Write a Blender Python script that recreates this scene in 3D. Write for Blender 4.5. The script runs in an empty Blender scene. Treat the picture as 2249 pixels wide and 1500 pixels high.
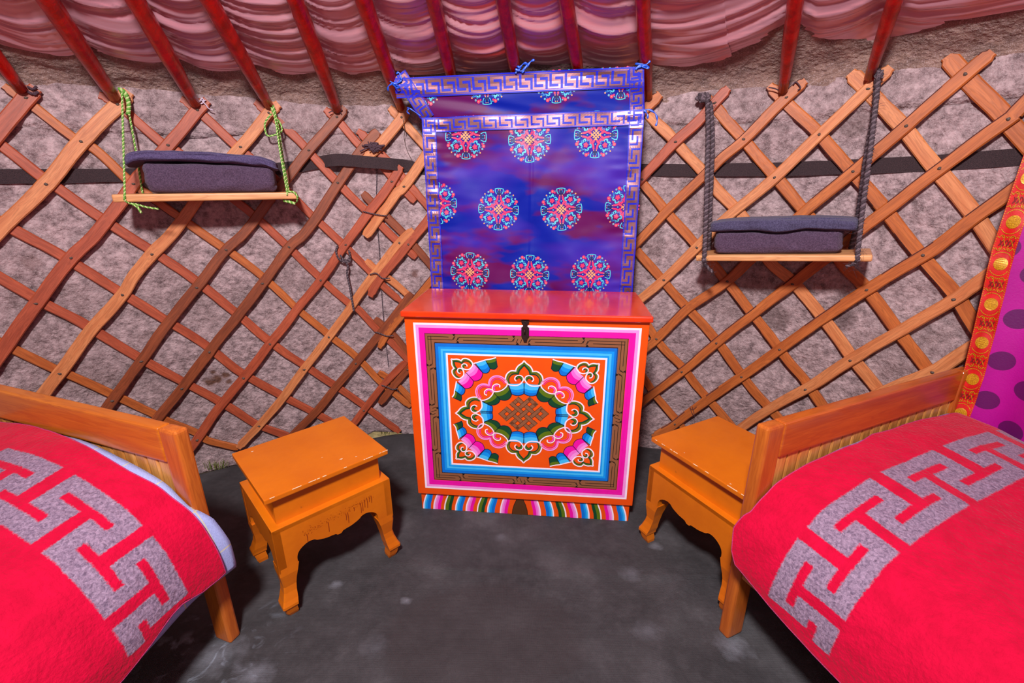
import bpy, bmesh, math, random
from mathutils import Vector, Matrix, noise
from mathutils.geometry import tessellate_polygon
random.seed(7)
pi = math.pi
sin, cos = math.sin, math.cos
SC = bpy.context.scene
COL = SC.collection

# ------------------------------------------------------------------ camera
CH = 1.243                      # eye height
FPX = 1021.37                   # focal length in pixels of a 2249 px wide frame
PITCH = math.radians(18.7357)
ROLL = math.radians(-0.1754)
cp, sp, cr, sr = cos(PITCH), sin(PITCH), cos(ROLL), sin(ROLL)
right0, up0, fwd = Vector((1, 0, 0)), Vector((0, sp, cp)), Vector((0, cp, -sp))
rgt = right0 * cr + up0 * sr
upv = -right0 * sr + up0 * cr
EYE = Vector((0, 0, CH))
cam_data = bpy.data.cameras.new('camera')
cam_data.sensor_width = 36
cam_data.lens = FPX / 2249 * 36
cam_data.clip_start = 0.02
cam = bpy.data.objects.new('camera', cam_data)
COL.objects.link(cam)
M4 = Matrix((rgt, upv, -fwd)).transposed().to_4x4()
M4.translation = EYE
cam.matrix_world = M4
SC.camera = cam

# ------------------------------------------------------------------ view, world, lights
SC.view_settings.view_transform = 'Standard'
SC.view_settings.look = 'None'
SC.view_settings.gamma = 1
SC.view_settings.use_curve_mapping = False
SC.view_settings.exposure = -0.18
W = bpy.data.worlds.new('world')
SC.world = W
W.use_nodes = True
bg = W.node_tree.nodes['Background']
bg.inputs[0].default_value = (1.0, 0.42, 0.46, 1)
bg.inputs[1].default_value = 0.19


def area(name, loc, target, size, power, color, spread=180):
    d = bpy.data.lights.new(name, 'AREA')
    d.shape = 'DISK'
    d.size = size
    d.energy = power
    d.color = color
    d.spread = math.radians(spread)
    o = bpy.data.objects.new(name, d)
    COL.objects.link(o)
    o.location = loc
    o.rotation_euler = (Vector(target) - Vector(loc)).to_track_quat('-Z', 'Y').to_euler()
    return o


# daylight falling through the round roof opening above the middle of the tent
area('crown_daylight', (-0.25, -0.35, 2.42), (0.15, 1.7, 0.4), 0.26, 112, (1.0, 0.97, 0.98))
# fill light added behind the camera for the faces turned towards it
area('rear_fill', (0.3, -1.9, 1.35), (0.1, 1.7, 0.7), 1.1, 9, (0.90, 0.90, 1.0))

# ------------------------------------------------------------------ measuring helpers
CX, CY, RW = -0.35, 0.02, 2.12   # the round wall: axis and radius of the lattice
PZ, PS = 1.565, 0.45             # roof: height at the wall and slope


def ray(px, py):
    return (rgt * ((px - 1124.5) / FPX) - upv * ((py - 750) / FPX) + fwd)


def on_wall(px, py, R=RW):
    d = ray(px, py)
    a = d.x ** 2 + d.y ** 2
    b = 2 * (-CX * d.x - CY * d.y)
    c = CX * CX + CY * CY - R * R
    t = (-b + math.sqrt(b * b - 4 * a * c)) / 2 / a
    p = EYE + d * t
    return math.atan2(p.x - CX, p.y - CY), p.z


def on_floor(px, py, z=0.0):
    d = ray(px, py)
    return EYE + d * ((z - CH) / d.z)


def widen(P):
    """the tent is a little wider on its right side: push points away from the eye there"""
    d = P - EYE
    x = max(0.0, min(1.0, (math.atan2(d.x, d.y) + 0.05) / 0.6))
    return EYE + d * (1 + 0.115 * x * x * (3 - 2 * x))


def wp(phi, z, R):
    return widen(Vector((CX + R * sin(phi), CY + R * cos(phi), z)))


def ground(x, y, z):
    P = widen(Vector((x, y, CH)))
    return Vector((P.x, P.y, z))


def on_roof(px, py, off=0.0):
    """point of the conical roof (poles' plane, raised by off) seen at a pixel"""
    d = ray(px, py)
    lo, hi = 0.4, 4.0
    def g(t):
        p = EYE + d * t
        r = math.hypot(p.x - CX, p.y - CY)
        return p.z - (PZ + off + PS * (RW - r))
    t = 0.3
    while g(t) < 0 and t < 4:
        t += 0.02
    lo, hi = t - 0.02, t
    for _ in range(30):
        m = (lo + hi) / 2
        if g(m) < 0: lo = m
        else: hi = m
    return EYE + d * hi


class Frame:
    """upright local frame: origin, x axis along heading th, y axis to its left, z up"""
    def __init__(s, x, y, th, z=0.0):
        s.o = Vector((x, y, z)); s.th = th
        s.ex = Vector((cos(th), sin(th), 0)); s.ey = Vector((-sin(th), cos(th), 0))
    def loc(s, p):
        q = p - s.o
        return Vector((q.dot(s.ex), q.dot(s.ey), q.z))


class Plane:
    def __init__(s, o, ex, n):
        s.o = o; s.n = n.normalized(); s.ex = (ex - s.n * ex.dot(s.n)).normalized(); s.ey = s.n.cross(s.ex)
        if s.ey.z < 0: s.ey = -s.ey
    def hit(s, px, py):
        d = ray(px, py)
        p = EYE + d * ((s.o - EYE).dot(s.n) / d.dot(s.n))
        q = p - s.o
        return q.dot(s.ex), q.dot(s.ey)
    def at(s, a, b, h=0.0):
        return s.o + s.ex * a + s.ey * b + s.n * h


def srgb(r, g, b):
    f = lambda c: (c / 255 / 12.92) if c / 255 <= 0.04045 else ((c / 255 + 0.055) / 1.055) ** 2.4
    return (f(r), f(g), f(b), 1)


def N3(x, y, z=0.0):
    return noise.noise(Vector((x, y, z)))


def fbm(x, y, z=0.0, o=3):
    s, a, f = 0, 1, 1
    for i in range(o):
        s += a * N3(x * f, y * f, z * f + i * 7.3); a *= 0.5; f *= 2.03
    return s

# ------------------------------------------------------------------ materials
MATS = {}


def mat(name, col, rough=0.6, var=None, vscale=30, vamt=0.5, bump=0.0, bscale=80, metal=0.0, sheen=0.0,
        coat=0.0, stretch=(1, 1, 1), coord='Object', detail=4, spec=0.5, vpow=(0.35, 0.65), bdist=0.01, extra=None):
    if name in MATS: return MATS[name]
    m = bpy.data.materials.new(name); m.use_nodes = True
    nt = m.node_tree; n = nt.nodes; L = nt.links
    b = n['Principled BSDF']
    b.inputs['Base Color'].default_value = col
    b.inputs['Roughness'].default_value = rough
    b.inputs['Metallic'].default_value = metal
    b.inputs['Specular IOR Level'].default_value = spec
    if sheen:
        b.inputs['Sheen Weight'].default_value = sheen
        b.inputs['Sheen Roughness'].default_value = 0.4
        b.inputs['Sheen Tint'].default_value = tuple(min(1, c * .6 + .4) for c in col[:3]) + (1,)
    if coat:
        b.inputs['Coat Weight'].default_value = coat
        b.inputs['Coat Roughness'].default_value = 0.12
    tc = n.new('ShaderNodeTexCoord'); mp = n.new('ShaderNodeMapping')
    mp.inputs['Scale'].default_value = stretch
    L.new(tc.outputs[coord], mp.inputs[0])
    if var is not None:
        nz = n.new('ShaderNodeTexNoise'); nz.inputs['Scale'].default_value = vscale
        nz.inputs['Detail'].default_value = detail; nz.inputs['Roughness'].default_value = 0.65
        L.new(mp.outputs[0], nz.inputs['Vector'])
        mr = n.new('ShaderNodeMapRange'); mr.inputs[1].default_value = vpow[0]; mr.inputs[2].default_value = vpow[1]
        L.new(nz.outputs[0], mr.inputs[0])
        mm = n.new('ShaderNodeMath'); mm.operation = 'MULTIPLY'; mm.inputs[1].default_value = vamt
        L.new(mr.outputs[0], mm.inputs[0])
        mx = n.new('ShaderNodeMix'); mx.data_type = 'RGBA'
        mx.inputs[6].default_value = col; mx.inputs[7].default_value = var
        L.new(mm.outputs[0], mx.inputs[0]); L.new(mx.outputs[2], b.inputs['Base Color'])
    if bump:
        nb = n.new('ShaderNodeTexNoise'); nb.inputs['Scale'].default_value = bscale; nb.inputs['Detail'].default_value = 5
        L.new(mp.outputs[0], nb.inputs['Vector'])
        bp = n.new('ShaderNodeBump'); bp.inputs['Strength'].default_value = bump; bp.inputs['Distance'].default_value = bdist
        L.new(nb.outputs[0], bp.inputs['Height']); L.new(bp.outputs[0], b.inputs['Normal'])
    if extra: extra(nt, b, mp)
    MATS[name] = m
    return m


def wood(name, c1, c2, rough=0.5, axis=0, coord='Object', coat=0.0, knots=0.0, c3=None, ring=14, vs=1.0):
    """streaky wood grain running along one axis"""
    st = [26, 26, 26]; st[axis] = 2.2
    def ex(nt, b, mp):
        n, L = nt.nodes, nt.links
        wv = n.new('ShaderNodeTexNoise'); wv.inputs['Scale'].default_value = ring * 0.25; wv.inputs['Detail'].default_value = 2
        wv.inputs['Distortion'].default_value = 1.2
        L.new(mp.outputs[0], wv.inputs['Vector'])
        ma = n.new('ShaderNodeMath'); ma.operation = 'MULTIPLY'; ma.inputs[1].default_value = 26
        L.new(wv.outputs[0], ma.inputs[0])
        sn = n.new('ShaderNodeMath'); sn.operation = 'SINE'; L.new(ma.outputs[0], sn.inputs[0])
        mr = n.new('ShaderNodeMapRange'); mr.inputs[1].default_value = -0.4; mr.inputs[2].default_value = 1.4
        mr.inputs[4].default_value = 0.45
        L.new(sn.outputs[0], mr.inputs[0])
        old = b.inputs['Base Color'].links[0].from_socket
        mx = n.new('ShaderNodeMix'); mx.data_type = 'RGBA'
        mx.inputs[7].default_value = c3 or tuple(c * 0.55 for c in c2[:3]) + (1,)
        L.new(mr.outputs[0], mx.inputs[0]); L.new(old, mx.inputs[6]); L.new(mx.outputs[2], b.inputs['Base Color'])
    st = tuple(s * vs for s in st)
    return mat(name, c1, rough, c2, 1.6, 0.85, 0.25, 3.0, coat=coat, stretch=st, coord=coord, bdist=0.002, extra=ex)

# ------------------------------------------------------------------ mesh helpers


def finish(name, bm, mats, parent=None, smooth=False, loc=None, rotz=None):
    me = bpy.data.meshes.new(name)
    bm.normal_update(); bm.to_mesh(me); bm.free()
    if not isinstance(mats, (list, tuple)): mats = [mats]
    for m in mats: me.materials.append(m)
    if smooth:
        for p in me.polygons: p.use_smooth = True
    o = bpy.data.objects.new(name, me); COL.objects.link(o)
    if parent is not None: o.parent = parent
    if loc is not None: o.location = loc
    if rotz is not None: o.rotation_euler.z = rotz
    return o


def tag(o, label=None, cat=None, group=None, kind=None):
    if label: o['label'] = label
    if cat: o['category'] = cat
    if group: o['group'] = group
    if kind: o['kind'] = kind
    return o


def empty(name, loc=(0, 0, 0), rotz=0.0, **k):
    o = bpy.data.objects.new(name, None); COL.objects.link(o)
    o.location = loc; o.rotation_euler.z = rotz; o.empty_display_size = 0.05
    tag(o, **k)
    return o


def box(bm, x0, x1, y0, y1, z0, z1, bev=0.0, seg=2, mi=0):
    vs = [bm.verts.new((x, y, z)) for x in (x0, x1) for y in (y0, y1) for z in (z0, z1)]
    F = [(0, 1, 3, 2), (4, 6, 7, 5), (0, 4, 5, 1), (2, 3, 7, 6), (0, 2, 6, 4), (1, 5, 7, 3)]
    fs = [bm.faces.new([vs[i] for i in f]) for f in F]
    for f in fs: f.material_index = mi
    if bev:
        es = list({e for f in fs for e in f.edges})
        bmesh.ops.bevel(bm, geom=es, offset=bev, segments=seg, affect='EDGES', profile=0.6, clamp_overlap=True)
    return vs


def poly_prism(bm, pts, y0, y1, plane='xz', bev=0.0):
    """closed outline in x,z extruded along y (or y,z along x)"""
    def mk(a, b, h):
        return (a, h, b) if plane == 'xz' else ((h, a, b) if plane == 'yz' else (a, b, h))
    A = [bm.verts.new(mk(a, b, y0)) for a, b in pts]
    B = [bm.verts.new(mk(a, b, y1)) for a, b in pts]
    n = len(pts); fs = []
    for i in range(n):
        j = (i + 1) % n
        fs.append(bm.faces.new((A[i], A[j], B[j], B[i])))
    tri = tessellate_polygon([[Vector((a, b, 0)) for a, b in pts]])
    for t in tri:
        for S, o in ((A, 1), (B, -1)):
            try: fs.append(bm.faces.new([S[i] for i in t][::o]))
            except ValueError: pass
    bmesh.ops.recalc_face_normals(bm, faces=fs)


def catmull(P, n=8):
    out = []
    P = [Vector(p) for p in P]
    for i in range(len(P) - 1):
        p0, p1, p2, p3 = P[max(i - 1, 0)], P[i], P[i + 1], P[min(i + 2, len(P) - 1)]
        for k in range(n):
            t = k / n
            out.append(0.5 * ((2 * p1) + (p2 - p0) * t + (2 * p0 - 5 * p1 + 4 * p2 - p3) * t * t + (3 * p1 - p0 - 3 * p2 + p3) * t ** 3))
    out.append(P[-1])
    return out


def tube(bm, pts, r, seg=8, cap=True, mi=0, flat=1.0):
    """round bar along points; r is a number or one radius per point"""
    pts = [Vector(p) for p in pts]; n = len(pts)
    rs = r if isinstance(r, (list, tuple)) else [r] * n
    rings = []; up = None
    for i in range(n):
        t = (pts[min(i + 1, n - 1)] - pts[max(i - 1, 0)])
        if t.length < 1e-9: t = Vector((0, 0, 1))
        t.normalize()
        if up is None:
            up = Vector((0, 0, 1)) if abs(t.z) < 0.9 else Vector((1, 0, 0))
        a = (up - t * up.dot(t))
        if a.length < 1e-6: a = Vector((1, 0, 0)).cross(t)
        a.normalize(); up = a; b = t.cross(a)
        rings.append([bm.verts.new(pts[i] + a * cos(2 * pi * k / seg) * rs[i] + b * sin(2 * pi * k / seg) * rs[i] * flat) for k in range(seg)])
    fs = []
    for i in range(n - 1):
        for k in range(seg):
            fs.append(bm.faces.new((rings[i][k], rings[i][(k + 1) % seg], rings[i + 1][(k + 1) % seg], rings[i + 1][k])))
    if cap:
        fs.append(bm.faces.new(rings[0][::-1])); fs.append(bm.faces.new(rings[-1]))
    for f in fs: f.material_index = mi; f.smooth = True
    return fs


def twisted(bm, pts, r, strands=2, pitch=0.02, seg=6, wob=0.0):
    """laid cord: strands winding round the line"""
    P = catmull(pts, 10) if len(pts) > 2 else [Vector(pts[0]).lerp(Vector(pts[1]), i / 10) for i in range(11)]
    L = [0]
    for a, b in zip(P, P[1:]): L.append(L[-1] + (b - a).length)
    step = pitch / 7; n = max(4, int(L[-1] / step)); j = 0
    Q = []; T = []
    for i in range(n + 1):
        s = L[-1] * i / n
        while j < len(P) - 2 and L[j + 1] < s: j += 1
        f = (s - L[j]) / max(1e-9, L[j + 1] - L[j])
        Q.append(P[j].lerp(P[j + 1], f)); T.append((P[j + 1] - P[j]).normalized())
    for k in range(strands):
        line = []
        for i, (q, t) in enumerate(zip(Q, T)):
            a = t.cross(Vector((0.3, 0.9, 0.1))).normalized(); b = t.cross(a)
            ang = 2 * pi * (k / strands + i * step / pitch)
            w = Vector((N3(i * .3, k, 1), N3(i * .3, k, 5), N3(i * .3, k, 9))) * wob
            line.append(q + (a * cos(ang) + b * sin(ang)) * r * 0.55 + w)
        tube(bm, line, r * 0.62, seg, mi=k if k < 2 else 0)


def grid_mesh(bm, nu, nv, f, mi=0, uvf=None, wrap=False):
    vs = [[bm.verts.new(f(i / nu, j / nv)) for j in range(nv + 1)] for i in range(nu + 1)]
    uvl = bm.loops.layers.uv.verify() if uvf else None
    for i in range(nu):
        for j in range(nv):
            fc = bm.faces.new((vs[i][j], vs[i + 1][j], vs[i + 1][j + 1], vs[i][j + 1]))
            fc.smooth = True; fc.material_index = mi
            if uvf:
                for lp, (a, b) in zip(fc.loops, ((i, j), (i + 1, j), (i + 1, j + 1), (i, j + 1))):
                    lp[uvl].uv = uvf(a / nu, b / nv)
    return vs


class Paint:
    """thin layers of paint / woven thread laid on a surface given by surf(a, b, height)"""
    def __init__(s, bm, surf, keep=None, eps=0.00035, maxseg=0.02):
        s.bm, s.surf, s.keep, s.eps, s.ms = bm, surf, keep, eps, maxseg
        s.layer = 1
    def _v(s, p, h):
        return s.bm.verts.new(s.surf(p[0], p[1], h))
    def _f(s, pts, mi, h):
        c = (sum(p[0] for p in pts) / len(pts), sum(p[1] for p in pts) / len(pts))
        if s.keep and not s.keep(*c): return
        try:
            f = s.bm.faces.new([s._v(p, h) for p in pts]); f.material_index = mi
        except ValueError: pass
    def stroke(s, pts, w, mi, closed=False, layer=None, smooth=0):
        h = s.eps * (layer or s.layer)
        pts = [Vector((p[0], p[1])) for p in pts]
        if smooth:
            pts = [v.to_2d() for v in catmull([(p.x, p.y, 0) for p in pts], smooth)]
        q = []
        n = len(pts)
        for i in range(n if closed else n - 1):
            a, b = pts[i], pts[(i + 1) % n]
            k = max(1, int((b - a).length / s.ms))
            for j in range(k): q.append(a.lerp(b, j / k))
        if not closed: q.append(pts[-1])
        m = len(q); Lq, Rq = [], []
        for i in range(m):
            a = q[i - 1] if (i > 0 or closed) else q[i]
            b = q[(i + 1) % m] if (i < m - 1 or closed) else q[i]
            d1 = (q[i] - a); d2 = (b - q[i])
            d1 = d1.normalized() if d1.length > 1e-9 else d2.normalized()
            d2 = d2.normalized() if d2.length > 1e-9 else d1
            t = (d1 + d2)
            t = t.normalized() if t.length > 1e-6 else d1
            nn = Vector((-t.y, t.x)); k = 1 / max(0.45, nn.dot(Vector((-d1.y, d1.x))))
            ww = (w(i / (m - 1)) if callable(w) else w) / 2
            Lq.append(q[i] + nn * ww * k); Rq.append(q[i] - nn * ww * k)
        for i in range(m if closed else m - 1):
            j = (i + 1) % m
            s._f([Rq[i], Rq[j], Lq[j], Lq[i]], mi, h)
    def fill(s, pts, mi, layer=None):
        h = s.eps * (layer or s.layer)
        tri = tessellate_polygon([[Vector((p[0], p[1], 0)) for p in pts]])
        for t in tri:
            P = [pts[i] for i in t]
            ar = (P[1][0] - P[0][0]) * (P[2][1] - P[0][1]) - (P[2][0] - P[0][0]) * (P[1][1] - P[0][1])
            if abs(ar) < 1e-12: continue
            s._f(P if ar > 0 else P[::-1], mi, h)
    def dot(s, c, r, mi, layer=None, n=10, ry=None):
        ry = ry or r
        s.fill([(c[0] + r * cos(2 * pi * k / n), c[1] + ry * sin(2 * pi * k / n)) for k in range(n)], mi, layer)
    def frame(s, x0, x1, z0, z1, t, mi, layer=None):
        for P in (((x0, z1), (x1, z1), (x1 - t, z1 - t), (x0 + t, z1 - t)), ((x0, z0), (x1, z0), (x1 - t, z0 + t), (x0 + t, z0 + t)),
                  ((x0, z0), (x0, z1), (x0 + t, z1 - t), (x0 + t, z0 + t)), ((x1, z0), (x1, z1), (x1 - t, z1 - t), (x1 - t, z0 + t))):
            s.fill(list(P), mi, layer)

# ------------------------------------------------------------------ palette
felt_m = mat('felt', srgb(200, 172, 175), 0.95, srgb(84, 66, 68), 34, 0.85, 1.0, 75, sheen=0.3, detail=9, bdist=0.012, vpow=(0.36, 0.66), spec=0.1)
def felt_extra(nt, b, mp):
    n, L = nt.nodes, nt.links
    old = b.inputs['Base Color'].links[0].from_socket
    nz = n.new('ShaderNodeTexNoise'); nz.inputs['Scale'].default_value = 3.2; nz.inputs['Detail'].default_value = 6
    nz.inputs['Distortion'].default_value = 0.8
    L.new(mp.outputs[0], nz.inputs['Vector'])
    mr = n.new('ShaderNodeMapRange'); mr.inputs[1].default_value = 0.45; mr.inputs[2].default_value = 0.75; mr.inputs[4].default_value = 0.6
    L.new(nz.outputs[0], mr.inputs[0])
    mx = n.new('ShaderNodeMix'); mx.data_type = 'RGBA'; mx.inputs[7].default_value = srgb(112, 90, 88)
    L.new(mr.outputs[0], mx.inputs[0]); L.new(old, mx.inputs[6])
    # felt fibres: fine light streaks
    f2 = n.new('ShaderNodeTexNoise'); f2.inputs['Scale'].default_value = 160; f2.inputs['Detail'].default_value = 3; f2.inputs['Distortion'].default_value = 2.5
    L.new(mp.outputs[0], f2.inputs['Vector'])
    m2 = n.new('ShaderNodeMapRange'); m2.inputs[1].default_value = 0.50; m2.inputs[2].default_value = 0.70; m2.inputs[4].default_value = 0.6
    L.new(f2.outputs[0], m2.inputs[0])
    mx2 = n.new('ShaderNodeMix'); mx2.data_type = 'RGBA'; mx2.inputs[7].default_value = srgb(206, 184, 186)
    L.new(m2.outputs[0], mx2.inputs[0]); L.new(mx.outputs[2], mx2.inputs[6]); L.new(mx2.outputs[2], b.inputs['Base Color'])

roof_felt_m = mat('roof_felt', srgb(160, 128, 116), 0.95, srgb(84, 62, 56), 16, 0.75, 1.0, 55, sheen=0.3, detail=9, stretch=(1, 1, 1.4), bdist=0.012, spec=0.1)
def felt_stains(nt, b):
    n, L = nt.nodes, nt.links
    cur = b.inputs['Base Color'].links[0].from_socket
    g = n.new('ShaderNodeNewGeometry'); nz = n.new('ShaderNodeTexNoise'); nz.inputs['Scale'].default_value = 45; nz.inputs['Detail'].default_value = 4
    L.new(g.outputs['Position'], nz.inputs['Vector'])
    for px, py, r, c, k in ((459, 838, 0.023, (96, 62, 46), .9), (468, 812, 0.018, (96, 62, 46), .9), (476, 830, 0.024, (96, 62, 46), .9), (497, 822, 0.019, (96, 62, 46), .9), (503, 836, 0.016, (96, 62, 46), .85),
                            (912, 600, .024, (112, 76, 70), .8), (1700, 700, .06, (92, 74, 72), .5), (1850, 700, .05, (84, 66, 66), .55), (70, 575, .03, (120, 92, 88), .5), (1000, 850, .05, (100, 80, 80), .4), (330, 740, .04, (120, 94, 92), .4), (1880, 270, .05, (100, 82, 78), .4)):
        ph, z = on_wall(px, py, 2.15); q = wp(ph, z, 2.15)
        sb = n.new('ShaderNodeVectorMath'); sb.operation = 'DISTANCE'; sb.inputs[1].default_value = q; L.new(g.outputs['Position'], sb.inputs[0])
        ad = n.new('ShaderNodeMath'); ad.operation = 'MULTIPLY_ADD'; ad.inputs[1].default_value = r * 1.2; L.new(nz.outputs[0], ad.inputs[0]); L.new(sb.outputs['Value'], ad.inputs[2])
        mr = n.new('ShaderNodeMapRange'); mr.inputs[1].default_value = r * 1.75; mr.inputs[2].default_value = r * 1.25; mr.inputs[4].default_value = k; L.new(ad.outputs[0], mr.inputs[0])
        mx = n.new('ShaderNodeMix'); mx.data_type = 'RGBA'; mx.inputs[7].default_value = srgb(*c)
        L.new(mr.outputs[0], mx.inputs[0]); L.new(cur, mx.inputs[6]); cur = mx.outputs[2]
    L.new(cur, b.inputs['Base Color'])
for fm_ in (felt_m, roof_felt_m): felt_extra(fm_.node_tree, fm_.node_tree.nodes['Principled BSDF'], fm_.node_tree.nodes['Mapping'])
W_TAN = wood('pale_orange_wood', srgb(226, 146, 92), srgb(196, 108, 60), 0.5, 0, 'UV')
W_ORG = wood('orange_wood', srgb(204, 112, 52), srgb(168, 82, 34), 0.5, 0, 'UV')
W_RED = wood('reddish_wood', srgb(190, 90, 58), srgb(156, 64, 38), 0.5, 0, 'UV')
W_BRN = wood('brown_wood', srgb(156, 78, 44), srgb(118, 54, 30), 0.5, 0, 'UV')
bark_m = mat('bark', srgb(104, 50, 42), 0.8, srgb(70, 34, 30), 60, 0.8)
rivet_m = mat('leather_rivet', srgb(72, 54, 46), 0.6, srgb(120, 104, 96), 200, 0.5)
red_pole_m = mat('red_pole_paint', srgb(196, 14, 8), 0.32, srgb(120, 4, 4), 9, 0.8, 0.4, 60, coat=0.25, bdist=0.003, stretch=(3, 3, 1))
strap_m = mat('webbing', srgb(70, 50, 54), 0.85, srgb(34, 22, 28), 420, 0.9, 1.0, 420, bdist=0.003)
dark_cord_m = mat('dark_wool_cord', srgb(88, 72, 80), 0.9, srgb(40, 30, 36), 300, 0.8, 0.8, 600, bdist=0.002)
dark_cord2_m = mat('dark_wool_cord_light', srgb(128, 110, 118), 0.9, srgb(60, 46, 54), 300, 0.8)
jute_m = mat('pale_thread', srgb(176, 146, 128), 0.9, srgb(120, 92, 80), 80, 0.7)

felt_stains(felt_m.node_tree, felt_m.node_tree.nodes['Principled BSDF'])
# ------------------------------------------------------------------ ground, floor cloth
soil_m = mat('soil', srgb(96, 84, 66), 0.95, srgb(60, 52, 40), 20, 0.8, 1, 60)
bm = bmesh.new()
grid_mesh(bm, 40, 40, lambda u, v: Vector((-3.6 + 7.2 * u, -2.6 + 6.2 * v, -0.03)))
tag(finish('floor_soil', bm, soil_m, smooth=True), kind='structure')

wet_c = [on_floor(1060, 1420), on_floor(800, 1340).xy]


def floor_extra(nt, b, mp):
    n, L = nt.nodes, nt.links
    def ell(c, rx, ry, soft, wob, nscale=6, seed=0):
        g = n.new('ShaderNodeNewGeometry')
        sb = n.new('ShaderNodeVectorMath'); sb.operation = 'SUBTRACT'; sb.inputs[1].default_value = (c[0], c[1], 0)
        L.new(g.outputs['Position'], sb.inputs[0])
        sc = n.new('ShaderNodeVectorMath'); sc.operation = 'MULTIPLY'; sc.inputs[1].default_value = (1 / rx, 1 / ry, 0)
        L.new(sb.outputs[0], sc.inputs[0])
        ln = n.new('ShaderNodeVectorMath'); ln.operation = 'LENGTH'; L.new(sc.outputs[0], ln.inputs[0])
        nz = n.new('ShaderNodeTexNoise'); nz.inputs['Scale'].default_value = nscale; nz.inputs['Detail'].default_value = 4
        L.new(g.outputs['Position'], nz.inputs['Vector'])
        ad = n.new('ShaderNodeMath'); ad.operation = 'MULTIPLY_ADD'; ad.inputs[1].default_value = wob
        L.new(nz.outputs[0], ad.inputs[0]); L.new(ln.outputs[1], ad.inputs[2])
        mr = n.new('ShaderNodeMapRange'); mr.inputs[1].default_value = 1 + wob / 2; mr.inputs[2].default_value = 1 + wob / 2 - soft
        L.new(ad.outputs[0], mr.inputs[0])
        return mr.outputs[0]
    cur = b.inputs['Base Color'].links[0].from_socket
    def over(fac, col, k):
        nonlocal cur
        mm = n.new('ShaderNodeMath'); mm.operation = 'MULTIPLY'; mm.inputs[1].default_value = k; L.new(fac, mm.inputs[0])
        mx = n.new('ShaderNodeMix'); mx.data_type = 'RGBA'; mx.inputs[7].default_value = col
        L.new(mm.outputs[0], mx.inputs[0]); L.new(cur, mx.inputs[6]); cur = mx.outputs[2]
    # broad mottling
    nz = n.new('ShaderNodeTexNoise'); nz.inputs['Scale'].default_value = 4.5; nz.inputs['Detail'].default_value = 8; nz.inputs['Roughness'].default_value = .7
    g = n.new('ShaderNodeNewGeometry'); L.new(g.outputs['Position'], nz.inputs['Vector'])
    mr = n.new('ShaderNodeMapRange'); mr.inputs[1].default_value = .5; mr.inputs[2].default_value = .75; L.new(nz.outputs[0], mr.inputs[0])
    over(mr.outputs[0], srgb(128, 124, 128), 0.5)
    w = on_floor(1055, 1400)
    over(ell((w.x, w.y), 0.31, 0.20, 0.16, 0.35, 7), srgb(54, 46, 48), 0.55)
    for px, py, r, k in ((893, 1320, .022, .6), (737, 1283, .028, .45), (1440, 1200, .03, .5), (1100, 1180, .03, .2), (565, 1230, .04, .2),
                         (470, 1440, .10, .4), (560, 1480, .06, .4), (1385, 1260, .045, .25), (1610, 1420, .06, .45), (1420, 1385, .05, .2), (820, 1420, .05, .15)):
        c = on_floor(px, py)
        over(ell((c.x, c.y), r, r * .8, .9, 1.3, 38), srgb(150, 152, 164), k * .9)
    # pale scuffs at the lower left
    nz2 = n.new('ShaderNodeTexNoise'); nz2.inputs['Scale'].default_value = 14; nz2.inputs['Detail'].default_value = 7; nz2.inputs['Distortion'].default_value = 1.5
    L.new(g.outputs['Position'], nz2.inputs['Vector'])
    m2 = n.new('ShaderNodeMapRange'); m2.inputs[1].default_value = .55; m2.inputs[2].default_value = .72; L.new(nz2.outputs[0], m2.inputs[0])
    c = on_floor(440, 1450); e = ell((c.x, c.y), .28, .22, .8, .3, 5)
    mu = n.new('ShaderNodeMath'); mu.operation = 'MULTIPLY'; L.new(m2.outputs[0], mu.inputs[0]); L.new(e, mu.inputs[1])
    over(mu.outputs[0], srgb(158, 166, 182), .8)
    # canvas weave
    L.new(cur, b.inputs['Base Color'])
    wv = n.new('ShaderNodeTexWave'); wv.inputs['Scale'].default_value = 130; wv.inputs['Distortion'].default_value = .6
    wv2 = n.new('ShaderNodeTexWave'); wv2.inputs['Scale'].default_value = 130; wv2.bands_direction = 'Y'; wv2.inputs['Distortion'].default_value = .6
    L.new(g.outputs['Position'], wv.inputs['Vector']); L.new(g.outputs['Position'], wv2.inputs['Vector'])
    ad = n.new('ShaderNodeMath'); L.new(wv.outputs['Fac'], ad.inputs[0]); L.new(wv2.outputs['Fac'], ad.inputs[1])
    bp = n.new('ShaderNodeBump'); bp.inputs['Strength'].default_value = .5; bp.inputs['Distance'].default_value = .002
    L.new(ad.outputs[0], bp.inputs['Height']); L.new(b.inputs['Normal'].links[0].from_socket, bp.inputs['Normal']); L.new(bp.outputs[0], b.inputs['Normal'])


floor_m = mat('floor_canvas', srgb(66, 63, 66), 0.8, srgb(40, 38, 41), 18, 0.8, 0.5, 45, detail=8, bdist=0.008, extra=floor_extra)


def seam(x, y, pts, w, h):
    """raised crease along a polyline on the floor"""
    best = 1e9
    for (a, b) in zip(pts, pts[1:]):
        dx, dy = b[0] - a[0], b[1] - a[1]; l2 = dx * dx + dy * dy
        t = max(0, min(1, ((x - a[0]) * dx + (y - a[1]) * dy) / l2))
        best = min(best, math.hypot(x - a[0] - t * dx, y - a[1] - t * dy))
    return h * math.exp(-(best / w) ** 2)


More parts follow.
